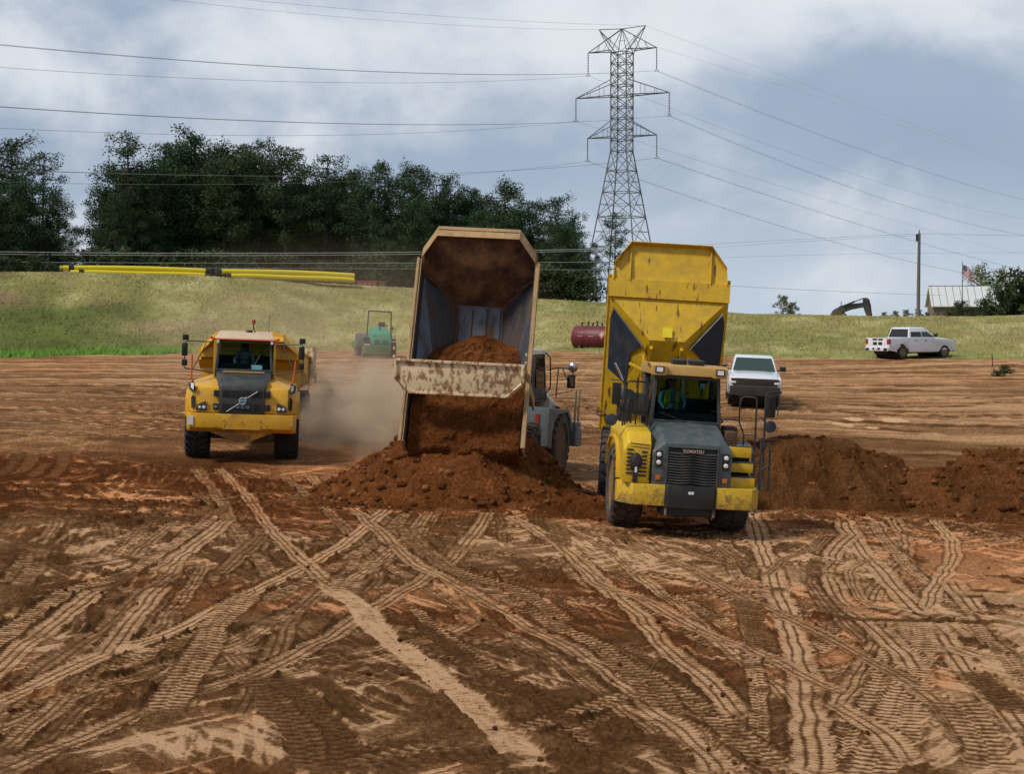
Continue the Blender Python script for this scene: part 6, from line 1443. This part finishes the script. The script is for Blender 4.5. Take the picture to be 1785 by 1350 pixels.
shrub(1366, 517, 140, 1, 'young upright sapling bush alone on the crest', sx=1.1); shrub(1380, 528, 141, 1, 'lower sapling bush right against the upright one', sx=1.2)
shrub(1468, 540, 146, 1, 'small bush in front of the excavator arm', sx=1.2)
for px, top, sx, o_ in ((1540, 545, 1.5, 'first'), (1560, 543, 1.5, 'second'), (1578, 541, 1.4, 'third'), (1600, 540, 1.4, 'fourth'), (1615, 545, 1.4, 'fifth'), (1635, 546, 1.3, 'last')): shrub(px, top, 172, 1, f'{o_} low pale bush from the excavator in the row by the wooden pole', grp='bushes by the pole', sx=sx, base=560)
shrub(1708, 468, 196, 2, 'pale leafy tree rising behind the barn roof', 'broadleaf_tree', 'tree', base=550, sx=.8)
shrub(1748, 474, 160, 2, 'dark leafed tree at the right end of the barn roof', 'broadleaf_tree', 'tree', base=560, sx=.5)
for px, top, pr, lb, sx in ((1745, 505, 0, 'dark bush in front of the barn end, left of the right edge thicket', .7), (1785, 482, 0, 'big dark thicket at the right frame edge', .85), (1768, 503, 0, 'dark thicket right of the barn', .8), (1674, 528, 0, 'small conical bush in front of the barn wall', .9), (1718, 525, 0, 'rounded bush in front of the barn wall', .9), (1655, 545, 0, 'low weed clump left of the barn bushes', 1.6), (1695, 540, 0, 'low weed clump in front of the barn', 1.8), (1830, 490, 0, 'dark thicket beyond the right frame edge', 1.3)):
    shrub(px, top, 150 if pr == 0 else 160, pr, lb, grp='bushes round the barn', sx=sx, base=575 if px > 1730 else 558)
x, y = ground_pt(1752, 652); plant_tree(BP[0], x, y, float(gz(x, y)) - .1, .16, 1, 'weedy green tuft on the spoil ledge at the right', 'weed_clump', 'weeds', None, 1.5)
x, y = ground_pt(1740, 656); plant_tree(BP[0], x, y, float(gz(x, y)) - .1, .11, 2, 'smaller weedy tuft left on the spoil ledge', 'weed_clump', 'weeds', None, 1.6)
x, y = ground_pt(1731, 640); b = MB(); b.tube([(x, y, float(gz(x, y)) - .2), (x - .05, y, float(gz(x, y)) + .7)], .025, 5); tag(b.build('survey_stake', 'black'), 'thin dark stake standing on the spoil ledge at the right', 'stake')
# ------------------------------------------------------------------ dust raised by the left truck
def dust(name, label, c, sz, dens, scale, seed, fall=1.0, col=(.97, .76, .55), low=.42):
    bm = bmesh.new(); bmesh.ops.create_icosphere(bm, subdivisions=3, radius=1); me = bpy.data.meshes.new(name); bm.to_mesh(me); bm.free()
    o = bpy.data.objects.new(name, me); COL.objects.link(o); o.location = c; o.scale = sz
    m, nt, out = nodes(name); L = nt.links.new; v = nt.nodes.new('ShaderNodeVolumePrincipled'); L(v.outputs[0], out.inputs['Volume'])
    v.inputs['Color'].default_value = (*col, 1); v.inputs['Anisotropy'].default_value = .2
    tc = nt.nodes.new('ShaderNodeTexCoord'); ln = nt.nodes.new('ShaderNodeVectorMath'); ln.operation = 'LENGTH'; L(tc.outputs['Object'], ln.inputs[0])
    f = nt.nodes.new('ShaderNodeMapRange'); f.interpolation_type = 'SMOOTHSTEP'; f.inputs[1].default_value = 1.; f.inputs[2].default_value = .25; L(ln.outputs['Value'], f.inputs[0])
    mp = nt.nodes.new('ShaderNodeMapping'); mp.inputs['Location'].default_value = (seed, seed * .7, 0); mp.inputs['Scale'].default_value = (sz[0] * scale, sz[1] * scale, sz[2] * scale * 1.2); L(tc.outputs['Object'], mp.inputs[0])
    n = nt.nodes.new('ShaderNodeTexNoise'); n.inputs['Scale'].default_value = 1; n.inputs['Detail'].default_value = 3; n.inputs['Roughness'].default_value = .55; L(mp.outputs[0], n.inputs[0])
    r2 = nt.nodes.new('ShaderNodeMapRange'); r2.inputs[1].default_value = low; r2.inputs[2].default_value = .72; L(n.outputs[0], r2.inputs[0])
    def mu(a, b):
        k = nt.nodes.new('ShaderNodeMath'); k.operation = 'MULTIPLY'
        for i, q in enumerate((a, b)):
            if isinstance(q, (int, float)): k.inputs[i].default_value = q
            else: L(q, k.inputs[i])
        return k.outputs[0]
    L(mu(mu(f.outputs[0], r2.outputs[0]), dens), v.inputs['Density']); me.materials.append(m); tag(o, label, 'dust', 'dust behind the left truck', 'stuff'); return o
dust('dust_cloud', 'dense tan dust billowing low behind the left dump truck', (-4.7, 56.5, 1.3), (3.9, 6.8, 2.5), 2.6, 1.1, 3.3, low=.44)
dust('dust_cloud', 'thin dust drifting up over the bank behind the left truck', (-8.5, 84, 4.2), (13, 17, 5.2), .026, .16, 8.1, low=.30)
